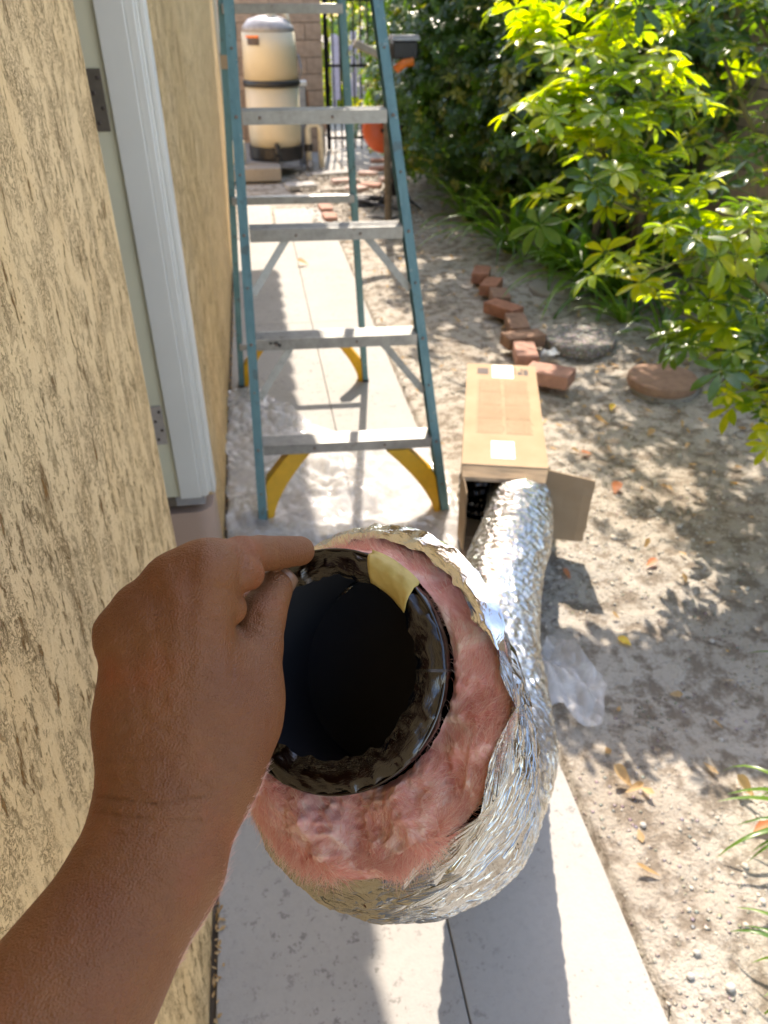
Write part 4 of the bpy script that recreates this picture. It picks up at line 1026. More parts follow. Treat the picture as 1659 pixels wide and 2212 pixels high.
# --- the near schefflera: branches with single leaves
WH = []
for k in range(6):
    v, f = whorl(random.Random(k).choice([7, 8, 8, 9]), 0.092, 0.031, 6, k, 0.12)
    WH.append((npmesh('leaf', v, f, 'leaf_bright', True), npmesh('leaf', v*0.9, f, 'leaf_glossy', True)))
def petiole(a, b, m, r=0.0016):
    a = np.array(a); b = np.array(b); mid = (a+b)/2+np.array([0, 0, -0.008]); m.tube([a, mid, b], [r*1.3, r, r*.8], 5, False)
def schefflera(label, stems, nleaf, spread, mixg, seed, size=(0.72, 1.12), extra=0, clump=None, petl=0.12):
    random.seed(seed); root = empty('schefflera_shrub', stems[0][0][0], label, 'shrub'); root.location = (0, 0, 0)
    pm_ = MB(); bm_ = MB(); count = 0
    for st, r0, r1, nl in stems_iter(stems):
        P = catmull(st, 10); rad = np.linspace(r0, r1, len(P)); MB().tube(P, rad, 8).build('branch', 'branch', root, smooth=True)
        for k in range(nl):
            t = (k+random.random()*0.8)/nl; t = 0.18+0.82*t; i = min(len(P)-2, int(t*(len(P)-1))); base = P[i]
            dirn = P[i+1]-P[i]; dirn /= np.linalg.norm(dirn)
            rv = RNG.normal(size=3); rv[2] = abs(rv[2])*0.6+0.15; rv -= dirn*rv.dot(dirn)*0.5; rv /= np.linalg.norm(rv)
            dd = rv+dirn*0.45; dd /= np.linalg.norm(dd); L = petl*random.uniform(.55, 1.5)
            if t > 0.93: dd = dirn*1.0+rv*.4
            tip = base+dd*L; petiole(base, tip, pm_)
            nrm = dd*0.5+np.array([0, 0, 0.8])+RNG.normal(size=3)*0.28
            v = WH[random.randrange(6)][1 if random.random() < mixg else 0]
            o = bpy.data.objects.new('leaf', v); COL.objects.link(o); o.parent = root
            o.matrix_local = Matrix.Translation(Vector(tip)) @ Matrix(rot_to(nrm, random.uniform(0, 6.3)).tolist()).to_4x4() @ Matrix.Scale(random.uniform(*size), 4); count += 1
    pm_.build('petioles', 'petiole', root); root.children[-1]['kind'] = 'stuff' if root.children else None
    return root
def stems_iter(st):
    for s in st: yield s
ST = lambda pts: [gd(*p) for p in pts]
schefflera('bright yellow green umbrella leaf shrub reaching left over the soil bed', [
    (ST([(1900, 900, 2.3), (1659, 628, 2.25), (1560, 545, 2.25), (1439, 470, 2.3), (1343, 393, 2.3), (1290, 310, 2.35), (1237, 230, 2.35), (1180, 150, 2.4)]), 0.012, 0.004, 92),
    (ST([(1439, 470, 2.3), (1370, 455, 2.25), (1300, 430, 2.25), (1250, 470, 2.2)]), 0.005, 0.003, 15),
    (ST([(1343, 393, 2.3), (1400, 300, 2.3), (1420, 230, 2.3), (1370, 120, 2.3)]), 0.006, 0.003, 22),
    (ST([(1290, 310, 2.35), (1230, 300, 2.3), (1170, 300, 2.3)]), 0.005, 0.003, 13),
    (ST([(1237, 230, 2.35), (1290, 130, 2.4), (1330, 40, 2.4), (1350, -40, 2.4)]), 0.006, 0.003, 22),
    (ST([(1180, 150, 2.4), (1150, 90, 2.45), (1130, 40, 2.5)]), 0.004, 0.003, 13),
    (ST([(1560, 545, 2.25), (1480, 560, 2.15), (1400, 590, 2.1)]), 0.005, 0.003, 15),
    (ST([(1900, 900, 2.3), (1830, 650, 2.5), (1740, 400, 2.7), (1690, 150, 2.7), (1650, -100, 2.7)]), 0.010, 0.004, 26)], 0, 0, 0.15, 31)
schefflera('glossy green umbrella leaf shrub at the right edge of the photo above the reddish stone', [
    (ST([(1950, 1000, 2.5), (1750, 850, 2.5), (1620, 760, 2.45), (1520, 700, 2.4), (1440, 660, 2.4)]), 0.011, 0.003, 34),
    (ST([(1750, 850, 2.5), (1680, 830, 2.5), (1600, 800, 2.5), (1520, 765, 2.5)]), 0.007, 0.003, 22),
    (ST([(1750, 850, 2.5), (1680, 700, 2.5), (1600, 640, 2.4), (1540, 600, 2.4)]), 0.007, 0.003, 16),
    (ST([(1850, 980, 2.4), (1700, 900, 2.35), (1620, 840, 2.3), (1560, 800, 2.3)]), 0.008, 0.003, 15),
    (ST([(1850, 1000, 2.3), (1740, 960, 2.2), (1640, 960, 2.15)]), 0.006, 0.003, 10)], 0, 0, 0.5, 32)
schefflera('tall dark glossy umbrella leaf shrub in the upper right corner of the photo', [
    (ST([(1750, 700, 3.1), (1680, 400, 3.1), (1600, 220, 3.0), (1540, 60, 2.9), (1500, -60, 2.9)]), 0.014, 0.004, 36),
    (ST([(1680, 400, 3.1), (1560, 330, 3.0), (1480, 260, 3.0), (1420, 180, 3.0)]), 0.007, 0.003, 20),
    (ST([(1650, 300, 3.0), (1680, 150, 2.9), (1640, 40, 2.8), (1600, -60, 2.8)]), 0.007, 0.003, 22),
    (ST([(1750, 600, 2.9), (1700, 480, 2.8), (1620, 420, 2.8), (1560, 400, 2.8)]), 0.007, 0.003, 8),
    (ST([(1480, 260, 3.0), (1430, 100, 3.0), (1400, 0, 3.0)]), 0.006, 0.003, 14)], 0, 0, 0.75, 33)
# --- dense hedges behind (one leaf mass each, with trunks)
WL = [whorl(7, 0.075, 0.032, 3, 50+k, 0.05) for k in range(6)]
def hedge(label, c, size, n, seed, yellow=0.12, mat='leaf_dark', hollow=0.55, name='variegated_hedge', low=0.0, sc_=(0.8, 1.3), tx=0.0):
    random.seed(seed); rg = np.random.default_rng(seed)
    root = empty(name, (c[0], c[1], 0), label, 'shrub'); root.location = (0, 0, 0)
    P = []; 
    while len(P) < n:
        q = rg.normal(size=3); q /= np.linalg.norm(q); r_ = rg.uniform(hollow, 1.0)**0.7
        lump = 1+0.28*noise.noise((q[0]*2.2+seed, q[1]*2.2, q[2]*2.2))+0.15*noise.noise((q[0]*6, q[1]*6+seed, q[2]*6))
        p = np.array(c)+q*np.array(size)*r_*lump
        if p[2] < low: continue
        P.append((p, q))
    pts = [a for a, b in P]; nr = [b*0.75+np.array([0, 0, 0.55])+rg.normal(size=3)*0.45 for a, b in P]; ss = rg.uniform(*sc_, n)
    ny = int(n*yellow)
    V, F = scatter(WL, pts[ny:], nr[ny:], ss[ny:]); tag(link('foliage', npmesh('foliage', V, F, mat, True), root), kind='stuff')
    if ny:
        V, F = scatter(WL, pts[:ny], nr[:ny], ss[:ny]); tag(link('foliage', npmesh('foliage', V, F, 'leaf_yellow', True), root), kind='stuff')
    for k in range(3):
        x, y = c[0]+tx+rg.uniform(-.25, .25), c[1]+rg.uniform(-.3, .3)
        MB().tube([(x, y, -0.02), (x+rg.uniform(-.1, .1)-tx*.1, y+.05, c[2]*.5), (x-tx*.8+rg.uniform(-.25, .25), y, c[2]+size[2]*.3)], [0.03, 0.022, 0.012], 8).build('trunk', 'bark', root, smooth=True)
    return root
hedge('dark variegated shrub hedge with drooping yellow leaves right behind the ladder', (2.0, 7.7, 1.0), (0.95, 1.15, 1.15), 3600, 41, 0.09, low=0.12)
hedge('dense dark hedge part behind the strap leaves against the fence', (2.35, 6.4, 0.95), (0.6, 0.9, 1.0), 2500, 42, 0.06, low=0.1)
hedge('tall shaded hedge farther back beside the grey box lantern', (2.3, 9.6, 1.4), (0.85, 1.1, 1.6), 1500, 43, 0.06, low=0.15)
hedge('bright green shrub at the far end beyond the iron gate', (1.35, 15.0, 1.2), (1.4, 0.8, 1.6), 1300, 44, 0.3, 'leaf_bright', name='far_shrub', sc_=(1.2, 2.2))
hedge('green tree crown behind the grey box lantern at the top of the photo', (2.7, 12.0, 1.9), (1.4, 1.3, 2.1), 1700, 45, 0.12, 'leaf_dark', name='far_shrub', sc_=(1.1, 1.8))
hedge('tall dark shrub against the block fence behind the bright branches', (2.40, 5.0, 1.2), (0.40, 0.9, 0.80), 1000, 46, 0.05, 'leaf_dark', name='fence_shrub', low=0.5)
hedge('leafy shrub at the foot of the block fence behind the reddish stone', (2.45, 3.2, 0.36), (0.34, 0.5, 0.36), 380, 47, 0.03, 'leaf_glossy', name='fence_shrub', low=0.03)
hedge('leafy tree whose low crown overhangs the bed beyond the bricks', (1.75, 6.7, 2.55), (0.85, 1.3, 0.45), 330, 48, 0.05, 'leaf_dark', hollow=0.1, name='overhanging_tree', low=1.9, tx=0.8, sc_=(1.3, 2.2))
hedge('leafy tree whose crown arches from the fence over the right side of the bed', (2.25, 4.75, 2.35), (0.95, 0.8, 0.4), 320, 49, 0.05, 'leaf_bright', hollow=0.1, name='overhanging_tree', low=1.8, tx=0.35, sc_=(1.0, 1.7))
# --- strap leaved clumps
def strap(L, W, bend, n=9, seed=0):
    V = []; F = []; rr = random.Random(seed); tw = rr.uniform(-.3, .3); x = z = 0; a = R(82)
    for i in range(n+1):
        t = i/n; w_ = W*0.5*(min(1, 0.55+t*1.5))*(1-t**3.0)+0.0006
        V += [(x, -w_*math.cos(tw*t*4), z+w_*0.35), (x, 0, z), (x, w_*math.cos(tw*t*4), z+w_*0.35)]
        a -= bend/n*(0.5+t*1.2); x += math.cos(a)*L/n; z += math.sin(a)*L/n
    for i in range(n):
        b = 3*i; F += [(b, b+3, b+4, b+1), (b+1, b+4, b+5, b+2)]
    return npmesh('leaf', V, np.array(F), 'leaf_strap', True)
SM = [strap(0.44*random.uniform(.8, 1.2), 0.026, random.uniform(1.1, 2.2), 9, k) for k in range(8)]
def clump(p, n, label, s=1.0, seed=0, amin=0, amax=6.28):
    random.seed(seed); root = tag(link('strap_leaf_plant', None, None, (p[0], p[1], 0)), label, 'plant', 'strap leaved plants in the bed')
    for k in range(n):
        o = bpy.data.objects.new('leaf', SM[random.randrange(8)]); COL.objects.link(o); o.parent = root
        a = random.uniform(amin, amax); r_ = random.uniform(0, .035)
        o.location = (math.cos(a)*r_, math.sin(a)*r_, 0.01); o.rotation_euler = (random.uniform(-.2, .2), random.uniform(0.0, .85), a); k_ = s*random.uniform(.7, 1.2); o.scale = (k_, k_, k_)
    MB().lathe([(0.03*s, 0), (0.036*s, 0.03), (0.022*s, 0.09*s)], n=10).build('crown', 'petiole', root)
clump(gz(1100, 550), 44, 'dark strap leaved clump farthest back behind the brick row', 1.5, 1)
clump(gz(1195, 590), 44, 'dark strap leaved clump beside the shaded round stone', 1.7, 2)
clump(gz(1335, 650), 40, 'strap leaved clump with pale stem right of the pebbly stone', 1.55, 3)
clump(gz(1290, 540), 44, 'strap leaved clump in the dark in front of the hedge', 1.6, 4)
clump(gz(1010, 480), 40, 'strap leaved clump beside the ladder in the shade', 1.45, 5)
clump(gz(1120, 490), 44, 'strap leaved clump under the hedge between the ladder and the round stones', 1.6, 10)
clump(gz(1220, 490), 44, 'deep shaded strap leaved clump against the hedge foot', 1.6, 11)
clump(gz(1420, 600), 40, 'strap leaved clump at the foot of the block fence', 1.5, 12)
clump(gz(1255, 628), 40, 'strap leaved clump nearest the bricks, between them and the shaded stone', 1.5, 13)
clump(gz(1350, 705), 22, 'small strap leaved clump just right of the pebbly stone', 0.95, 14)
clump(gz(1425, 740), 14, 'sparse strap leaved clump between the pebbly and reddish stones', 0.85, 6)
clump(gz(1790, 1800), 12, 'strap leaved plant poking in at the right edge of the photo over the bare soil', 0.62, 7, R(130), R(230))
clump(gz(1790, 2110), 9, 'strap leaved plant poking in at the lower right corner of the photo', 0.52, 8, R(135), R(225))
clump(gz(1790, 1500), 6, 'few short blades at the right edge of the photo above the curled leaves', 0.5, 9, R(140), R(230))
# --- fallen leaves
def fallen(u, v, L, W, mat, label, rz, curl=0.3, seed=0):
    x, y, _ = gz(u, v, 0.01); v_, f_ = leaflet(L, W, 8, curl, -curl*0.6); v_ = v_-[L/2, 0, 0]
    for q in v_: q[2] += 0.12*W*noise.noise((q[0]*60, q[1]*60, seed))
    z = (ground_h(x, y) if x > PX1 else 0)+0.006
    o = link('fallen_leaf', npmesh('fallen_leaf', v_, f_, mat, True), None, (x, y, z+0.004), (random.uniform(-.1, .1), random.uniform(-.1, .1), R(rz)))
    tag(o, label, 'leaf', 'leaves fallen on the ground')
fallen(1352, 1376, 0.048, 0.028, 'leaf_fallen_yellow', 'single bright yellow leaf lying on the bare soil', 115, 0.15)
fallen(1345, 1680, 0.055, 0.03, 'leaf_dry', 'curled tan dry leaf on the soil right of the duct bend', 120, 0.9, 1)
fallen(1368, 1705, 0.045, 0.018, 'leaf_dry', 'narrow tan leaf touching the curled dry leaf', 10, 0.8, 2)
fallen(1610, 1700, 0.055, 0.03, 'leaf_dry', 'curled brown leaf under the blades at the right edge', 120, 0.9, 3)
fallen(1645, 1780, 0.045, 0.02, 'leaf_rust', 'rust brown leaf scrap below the curled brown leaf at the right edge', 20, 0.6, 4)
fallen(1400, 1880, 0.055, 0.012, 'leaf_dry', 'thin straw coloured leaf strip on the soil at lower right', 150, 0.3, 5)
fallen(1268, 972, 0.05, 0.03, 'leaf_rust', 'rust red leaf right of the box flap', 170, 0.3, 6)
fallen(1405, 935, 0.05, 0.03, 'leaf_dry', 'pale dry leaf in the gravel behind the box flap', 40, 0.5, 7)
fallen(1330, 1058, 0.06, 0.04, 'leaf_rust', 'reddish curled leaf in the leaf shadows right of the box', 60, 0.5, 8)
fallen(1322, 878, 0.045, 0.03, 'leaf_fallen_yellow', 'small yellow leaf in front of the reddish stone', 60, 0.5, 9)
fallen(655, 570, 0.09, 0.05, 'leaf_dry', 'large tan leaf on the sunlit path behind the ladder', 160, 0.6, 10)
fallen(1300, 905, 0.07, 0.04, 'leaf_dry', 'crumpled tan leaf between the box and the reddish stone', 160, 0.7, 11)
fallen(1095, 705, 0.10, 0.05, 'leaf_dry', 'dry leaf leaning against the brown bricks', 20, 0.6, 12)
fallen(1225, 1240, 0.045, 0.02, 'leaf_rust', 'small rust leaf in the leaf shadow beside the duct', 100, 0.4, 13)
fallen(1405, 1220, 0.05, 0.025, 'leaf_rust', 'brown leaf in the dappled shade on the soil', 30, 0.4, 14)
random.seed(17); LV = []; LF = []; nb = 0
for k in range(900):
    x = random.uniform(0.66, 2.6); y = random.uniform(2.6, 7.5) if random.random() < .8 else random.uniform(.8, 2.6)
    if random.random() > 0.35+0.35*(x-0.7): continue
    v_, f_ = leaflet(random.uniform(.02, .05), random.uniform(.008, .022), 3, random.uniform(.2, .8), -.2); M = rot_to((random.gauss(0, .3), random.gauss(0, .3), 1), random.uniform(0, 6.3))
    LV.append(v_ @ M.T+[x, y, ground_h(x, y)+.008]); LF.append(f_+nb); nb += len(v_)
for k in range(700):
    y = random.uniform(0.4, 6.5); x = -0.212+abs(random.gauss(0, 0.007+0.012*max(0, noise.noise((y*2.3, 0, 5))))); v_, f_ = leaflet(random.uniform(.005, .018), random.uniform(.003, .008), 3, .5, -.2); M = rot_to((random.gauss(0, .5), random.gauss(0, .3), 1), random.uniform(0, 6.3))
    LV.append(v_ @ M.T+[x, y, 0.003]); LF.append(f_+nb); nb += len(v_)
tag(link('leaf_litter', npmesh('leaf_litter', np.concatenate(LV), np.concatenate(LF), 'leaf_dry', True)), 'small dry leaf bits littering the bed and the wall edge', 'leaf litter', kind='stuff')

# ================================================================== BLOCK FENCE at right
FX = 2.75
fence = empty('block_fence', (FX, 6, 0), 'tan concrete block fence wall behind the umbrella leaf shrubs', 'fence'); fence.location = (0, 0, 0)
MB().box((FX+0.1, 7.5, 0.95), (0.17, 16, 2.1)).build('mortar', 'mortar', fence)
bm_ = MB().box((0, 0, 0), (0.19, 0.39, 0.19)).mesh('block', 'block_fence'); random.seed(4)
for r_ in range(10):
    for k in range(26):
        y = -0.3+k*0.4+(0.2 if r_ % 2 else 0)
        if y > 9.5: continue
        o = bpy.data.objects.new('block', bm_); COL.objects.link(o); o.parent = fence; o.location = (FX+0.1+random.uniform(-.003, .003), y, 0.08+r_*0.2)
# ================================================================== FAR END: block wall, gate, filter
FY = 10.6
bw_ = empty('block_wall', (0, FY, 0), 'brown concrete block wall behind the cream pool filter', 'wall'); bw_.location = (0, 0, 0)
rx = gy(700, 200, FY)[0]; 
MB().box(((rx-2.2)/2-0.01, FY+0.1, 0.95), (rx+2.2-.02, 0.16, 1.9)).build('mortar', 'mortar', bw_)
bm2 = MB().box((0, 0, 0), (0.39, 0.19, 0.165)).mesh('block', 'block'); bm3 = MB().box((0, 0, 0), (0.19, 0.19, 0.165)).mesh('block', 'block')
for r_ in range(11):
    z = 0.085+r_*0.175
    x = rx
    first = r_ % 2
    while x > -2.0:
        wd = 0.2 if first else 0.4; first = 0
        o = bpy.data.objects.new('block', bm3 if wd < .3 else bm2); COL.objects.link(o); o.parent = bw_; o.location = (x-wd/2, FY+0.09, z); x -= wd
# pad
pad = empty('filter_pad', (0.0, 9.6, 0), 'low concrete block plinth under the pool filter', 'plinth'); pad.location = (0, 0, 0)
pf = gz(590, 392, 0.0)[1]
MB().box((-0.28, (pf+FY)/2, 0.065), (1.12, FY-pf-0.01, 0.13)).build('slab', 'pad_concrete', pad, bevel=0.01)
fp = gz(592, 350, 0.13); fy = fp[1]+0.28
FRD = 57/FPX*((fy*CR+0.0)*CP+1.0*SP)
def fz(v): return gy(590, v, fy-FRD)[2]
fx_ = gy(592, 250, fy)[0]
filt = empty('pool_filter', (fx_, fy, 0.13), 'tall cream coloured pool filter tank with black band and black base', 'pool filter')
zb = 0.13
def zz(v): return fz(v)-zb
prof = [(FRD*1.03, 0), (FRD*1.05, 0.03), (FRD*1.04, zz(322)), (FRD*0.9, zz(322)+.01)]
MB().lathe(prof, n=40).build('base', 'black_plastic', filt, smooth=False)
MB().lathe([(FRD*0.95, zz(324)), (FRD*0.99, zz(300)), (FRD, zz(188))], n=48).build('lower_tank', 'filter_cream', filt, smooth=True)
MB().lathe([(FRD*1.03, zz(190)), (FRD*1.06, zz(186)), (FRD*1.06, zz(179)), (FRD*1.03, zz(176))], n=48).build('clamp_band', 'black_plastic', filt, smooth=True)
zt_ = zz(70)
MB().lathe([(FRD, zz(178)), (FRD*.97, zz(110)), (FRD*.95, zt_)], n=48).build('upper_tank', 'filter_cream', filt, smooth=True)
MB().lathe([(FRD*.95, zt_), (FRD*.9, zt_+.05), (FRD*.7, zt_+.11), (FRD*.3, zt_+.14), (0.01, zt_+.145)], n=40).build('dome', 'filter_grey', filt, smooth=True)
MB().lathe([(0.05, zt_+.13), (0.05, zt_+.2), (0.03, zt_+.21)], c=(0.04, -0.05, 0), n=16).build('valve', 'pvc', filt)
MB().tube([(0.04, -0.05, zt_+.16), (0.14, -0.05, zt_+.19), (0.2, -.05, zt_+.14), (0.22, -.05, zt_+.05)], 0.022, 10).build('gauge_pipe', 'pvc', filt, smooth=True)
def curved_label(zl, zh, a0, a1, mat, off):
    V = []; n = 8
    for k in range(n+1):
        a = R(a0+(a1-a0)*k/n); r_ = FRD*0.97+off; V += [(r_*math.cos(a), r_*math.sin(a), zl), (r_*math.cos(a), r_*math.sin(a), zh)]
    MB().add(V, [(2*k, 2*k+2, 2*k+3, 2*k+1) for k in range(n)]).build('label', mat, filt)
curved_label(zz(98), zz(82), 219, 248, 'dark_label', 0.008); curved_label(zz(82), zz(77), 216, 248, 'orange_label', 0.010)
for s_ in (0, 1): MB().tube([(FRD*1.02, -0.06, zz(178)), (FRD*1.1, -0.10, zz(150)), (FRD*1.02, -0.06, zz(120))], 0.012, 6).build('clip', 'grey_steel', filt) if s_ == 0 else None
MB().tube([(0, -FRD*0.97, zz(315)), (0, -FRD*1.2, zz(315)), (0, -FRD*1.2, zz(330))], 0.03, 10).build('drain_valve', 'black_plastic', filt)
MB().lathe([(0.03, 0), (0.03, 0.05)], n=12).build('drain_cap', 'black_plastic', filt, loc=(0, -FRD*1.22, zz(352)+.02))
# pump left of the filter
pu = empty('pool_pump', (fx_-0.46, fy-0.35, 0.13), 'cream and black pool pump beside the filter behind the ladder rail', 'pump')
MB().lathe([(0.10, 0), (0.12, 0.05), (0.12, 0.22), (0.09, 0.25)], n=20).build('housing', 'pvc', pu, smooth=True)
MB().lathe([(0.10, 0.25), (0.11, 0.29), (0.11, 0.34), (0.04, 0.36)], n=20).build('lid', 'black_plastic', pu, smooth=True)
MB().box((0, -0.02, 0.40), (0.16, 0.08, 0.04)).build('handle', 'orange_label', pu, bevel=0.01)
# pipes right of the filter
pi_ = empty('pvc_pipes', (fx_+0.42, fy, 0.0), 'cream plastic plumbing pipes right of the pool filter', 'pipe'); x = fx_+FRD+0.07
pi_.location = (0, 0, 0)
MB().tube([(x, fy-.05, 0.0), (x, fy-.05, 0.42), (x+.03, fy-.05, 0.47), (x+.11, fy-.05, 0.47), (x+.14, fy-.05, 0.42), (x+.14, fy-.05, 0.02)], 0.034, 12).build('pipe', 'pvc', pi_, smooth=True)
MB().lathe([(0.05, 0), (0.05, .07)], c=(x, fy-.05, 0.2), n=14).build('coupling', 'black_plastic', pi_)
MB().lathe([(0.045, 0), (0.05, .03), (0.045, .08)], c=(x-.0, fy-.14, 0.03), n=14).build('coupling', 'grey_steel', pi_)
p = gy(655, 300, fy+.35); 
post = empty('grey_post', (p[0], fy+.35, 0), 'short blue grey post with white cap before the block wall', 'post')
zt2 = gy(655, 185, fy+.35)[2]
MB().box((0, 0, zt2/2), (0.11, 0.11, zt2)).build('post_body', 'grey_steel', post, bevel=0.01); MB().box((0, 0, zt2+.025), (0.14, 0.14, 0.05)).build('cap', 'paper_label', post, bevel=0.012)
MB().box((0.065, -0.02, zt2-.2), (0.04, 0.05, 0.3)).build('gauge', 'brick_brown', post)
# iron gate
gt = empty('iron_gate', (1, FY+.1, 0), 'black iron bar gate right of the block wall', 'gate'); gt.location = (0, 0, 0)
gx0 = rx+0.05
for k in range(7):
    x = gx0+k*0.085; MB().tube([(x, FY+.1, 0.02), (x, FY+.1, 1.75)], 0.011 if k else 0.03, 6).build('bar', 'iron', gt)
for z in (0.15, 0.95, 1.62): MB().box((gx0+.27, FY+.1, z), (0.56, 0.025, 0.03)).build('crossbar', 'iron', gt)
sp = empty('slat_screen', (1, 13.8, 0), 'pale lavender white slatted screen standing beyond the iron gate', 'screen'); q0 = gy(712, 120, 13.8)[0]; sp.location = (0, 0, 0)
for k in range(7): MB().box((q0+.12+k*0.13, 13.8, 0.75+0.02*(k % 3)), (0.11, 0.03, 0.9)).build('slat', 'white_slat', sp, bevel=0.004)
for z in (0.15, 1.0): MB().box((q0+.5, 13.83, z), (0.95, 0.03, 0.07)).build('crossbar', 'white_slat', sp)
for x in (q0+.06, q0+.96): MB().box((x, 13.83, 0.6), (0.06, 0.05, 1.2)).build('post', 'white_slat', sp)
# flagstones and loose bricks
random.seed(9)
for k, (u, v, w1, w2, rz, mt) in enumerate([(720, 372, .5, .16, 12, 'concrete'), (650, 398, .3, .2, 10, 'concrete'), (745, 388, .28, .14, 8, 'flagstone'), (795, 372, .22, .14, -15, 'flagstone'), (770, 405, .2, .16, 30, 'flagstone'),
                                    (822, 362, .24, .13, 10, 'brick_pink'), (800, 398, .22, .13, -30, 'brick_pink'), (840, 385, .2, .14, 5, 'flagstone'), (828, 345, .3, .12, 0, 'brick_pink')]):
    p = gz(u, v, 0.03); o = MB().box((0, 0, 0), (w1, w2, 0.05)).build('flagstone', mt, None, bevel=0.012, loc=(p[0], p[1], 0.012+k*.0006), rot=(0, 0, R(rz)))
    tag(o, ['long grey flagstone beside the plinth, largest beyond the ladder', 'short grey flagstone nearest the filter plinth', 'pinkish flagstone in front of the long grey one', 'small pinkish flagstone right of the long grey one', 'tilted pinkish flagstone nearest the ladder', 'pink slab left of the wire stand', 'pink slab turned slantwise before the wire stand', 'pinkish flagstone touching the wire stand base', 'long pink slab behind the wire stand'][k], 'flagstone', 'flagstones beyond the ladder')
for k, (u, v) in enumerate(((697, 428), (703, 447), (712, 466))):
    p = gz(u, v, 0.03); o = MB().box((0, 0, 0), (0.11, 0.21, 0.06)).build('brick', 'brick_pink', None, bevel=0.006, loc=(p[0], p[1], 0.01), rot=(0, 0, R(4)))
    tag(o, ['farthest pink edging brick beside the far path slab', 'middle pink edging brick beside the far path slab', 'nearest pink edging brick beside the far path slab'][k], 'brick', 'pink bricks lining the far path')
# orange disc on a black wire stand
op = gz(852, 452, 0.0); od = empty('garden_spinner', (op[0], op[1], 0), 'round orange red dish with a black cross on a black wire stand behind the ladder', 'garden ornament')
zc = gy(825, 280, op[1])[2]; rd = 0.185; xo = gy(826, 287, op[1])[0]-op[0]
MB().lathe([(0.02, 0.075), (rd*0.6, 0.07), (rd*0.9, 0.045), (rd, 0.01), (rd, 0), (rd*.9, 0.004), (0.02, 0.03)], n=40).build('dish', 'orange_plastic', od, smooth=True, loc=(xo, 0, zc), rot=(R(78), 0, R(12)))
m = MB(); m.box((0, 0, 0), (0.13, 0.012, 0.03), Matrix.Rotation(R(75), 3, 'Y')); m.box((0, -0.002, 0), (0.10, 0.012, 0.03), Matrix.Rotation(R(-10), 3, 'Y')); m.build('cross_mark', 'iron', od, loc=(xo+0.02, -0.09, zc+0.01), rot=(R(-12), 0, R(12)))
MB().tube([(xo+.03, 0.02, zc), (0, 0.0, zc-.28), (0, 0, 0.12)], 0.022, 8).build('pole', 'iron', od, smooth=True)
for k in range(12):
    a = k/12*6.28; r_ = 0.22+0.05*math.sin(k*3); MB().tube([(0, 0, zc-.22), (0.05*math.cos(a), 0.05*math.sin(a), 0.25), (r_*.6*math.cos(a), r_*.6*math.sin(a), 0.09), (r_*math.cos(a), r_*math.sin(a), 0.01)], 0.007, 5).build('wire_leg', 'iron', od)
# grey box lantern on a slanted post with wooden arm
ly = 6.3; lp = gy(835, 205, ly); lb_ = gy(872, 100, ly)
ln = empty('box_lantern', (lp[0], ly, 0), 'grey ribbed box lantern with orange clip on a dark slanted post behind the ladder rail', 'lantern'); ln.location = (0, 0, 0)
MB().tube([(lp[0]+.02, ly, 0), (lp[0], ly, lp[2]), (lp[0]+.02, ly, lp[2]+.3), (lb_[0]-.05, ly, lb_[2])], 0.03, 8).build('post', 'bark', ln, smooth=True)
MB().box((lb_[0], ly, lb_[2]-.02), (0.18, 0.16, 0.11)).build('lantern_body', 'black_plastic', ln, bevel=0.01)
m = MB()
for k in range(9): m.box((lb_[0]-.088+k*.022, ly, lb_[2]+.058), (0.013, 0.19, 0.022))
m.box((lb_[0], ly, lb_[2]+.046), (0.20, 0.20, 0.015)); m.build('lantern_roof', 'grey_steel', ln)
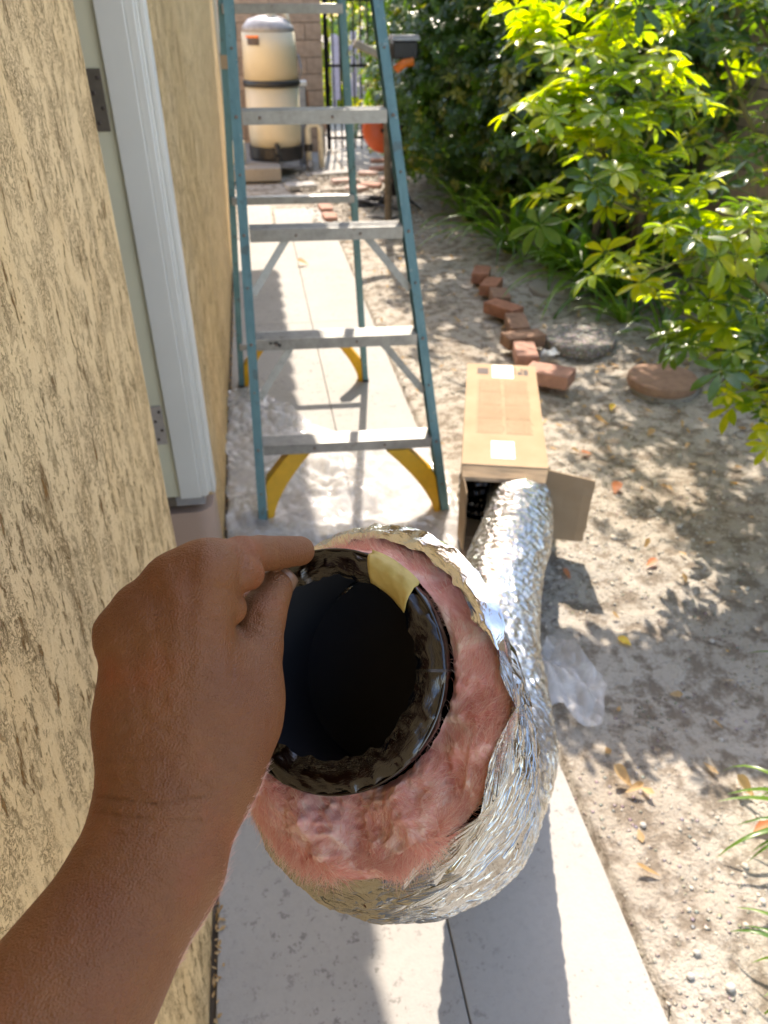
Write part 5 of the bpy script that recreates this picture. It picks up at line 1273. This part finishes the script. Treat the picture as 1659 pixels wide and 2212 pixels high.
MB().tube([(lb_[0]-.08, ly-.12, lb_[2]-.14), (lb_[0]-.02, ly-.12, lb_[2]-.10), (lb_[0]+.05, ly-.12, lb_[2]-.09)], 0.028, 8).build('clip', 'orange_label', ln, smooth=True)
wa = gy(765, 92, ly); wb = gy(830, 125, ly); MB().bar(wa, wb, 0.09, 0.05).build('wooden_arm', 'grey_wood', ln, bevel=0.01)

random.seed(23)
hp = gz(800, 445); hose = MB(); pts = []
for k in range(90):
    a = k*0.33; r_ = 0.17+0.04*math.sin(k*0.7); pts.append((hp[0]+r_*math.cos(a), hp[1]+r_*0.8*math.sin(a), 0.015+0.0006*k))
pts += [(hp[0]+.3, hp[1]-.4, .015), (hp[0]+.1, hp[1]-.6, .015), (hp[0]-.1, hp[1]-.5, .015)]
tag(hose.tube(pts, 0.009, 6).build('garden_hose', 'black_plastic', None, smooth=True), 'thin black hose coiled on the soil behind the ladder', 'hose')
def pot(u, v, r, hh, mt, label):
    p = gz(u, v); tag(MB().lathe([(r*.72, 0), (r*.95, hh*.82), (r*1.06, hh*.82), (r*1.06, hh), (r*.92, hh), (r*.8, hh*.75), (0.001, hh*.72)], n=24).build('plant_pot', mt, None, loc=(p[0], p[1], 0)), label, 'pot')
pot(690, 290, 0.13, 0.22, 'terracotta_stone', 'small terracotta pot at the foot of the block wall by the gate')
pot(675, 318, 0.09, 0.14, 'black_plastic', 'small black pot on the far paving right of the filter')
pot(870, 330, 0.14, 0.24, 'black_plastic', 'black pot in the shade beside the wire stand')
p = gz(735, 415); m = MB(); m.bar((p[0]-.2, p[1], .02), (p[0]+.25, p[1]+.06, .02), .05, .02)
tag(m.build('board', 'grey_wood', None), 'short weathered board lying in the gravel patch beyond the ladder', 'board')
PV = []; PF = []; nb = 0
for k in range(1500):
    x = random.uniform(0.45, 1.5); y = random.uniform(6.2, 9.2); r = random.uniform(.006, .02)
    V = IV*(r*np.array([random.uniform(.7, 1.3), random.uniform(.7, 1.3), random.uniform(.4, .8)])); PV.append(V+[x, y, 0.005]); PF.append(IF+nb); nb += 12
tag(link('gravel', npmesh('gravel', np.concatenate(PV), np.concatenate(PF), 'grit', False)), 'coarse brown gravel between the far flagstones', 'gravel', kind='stuff')
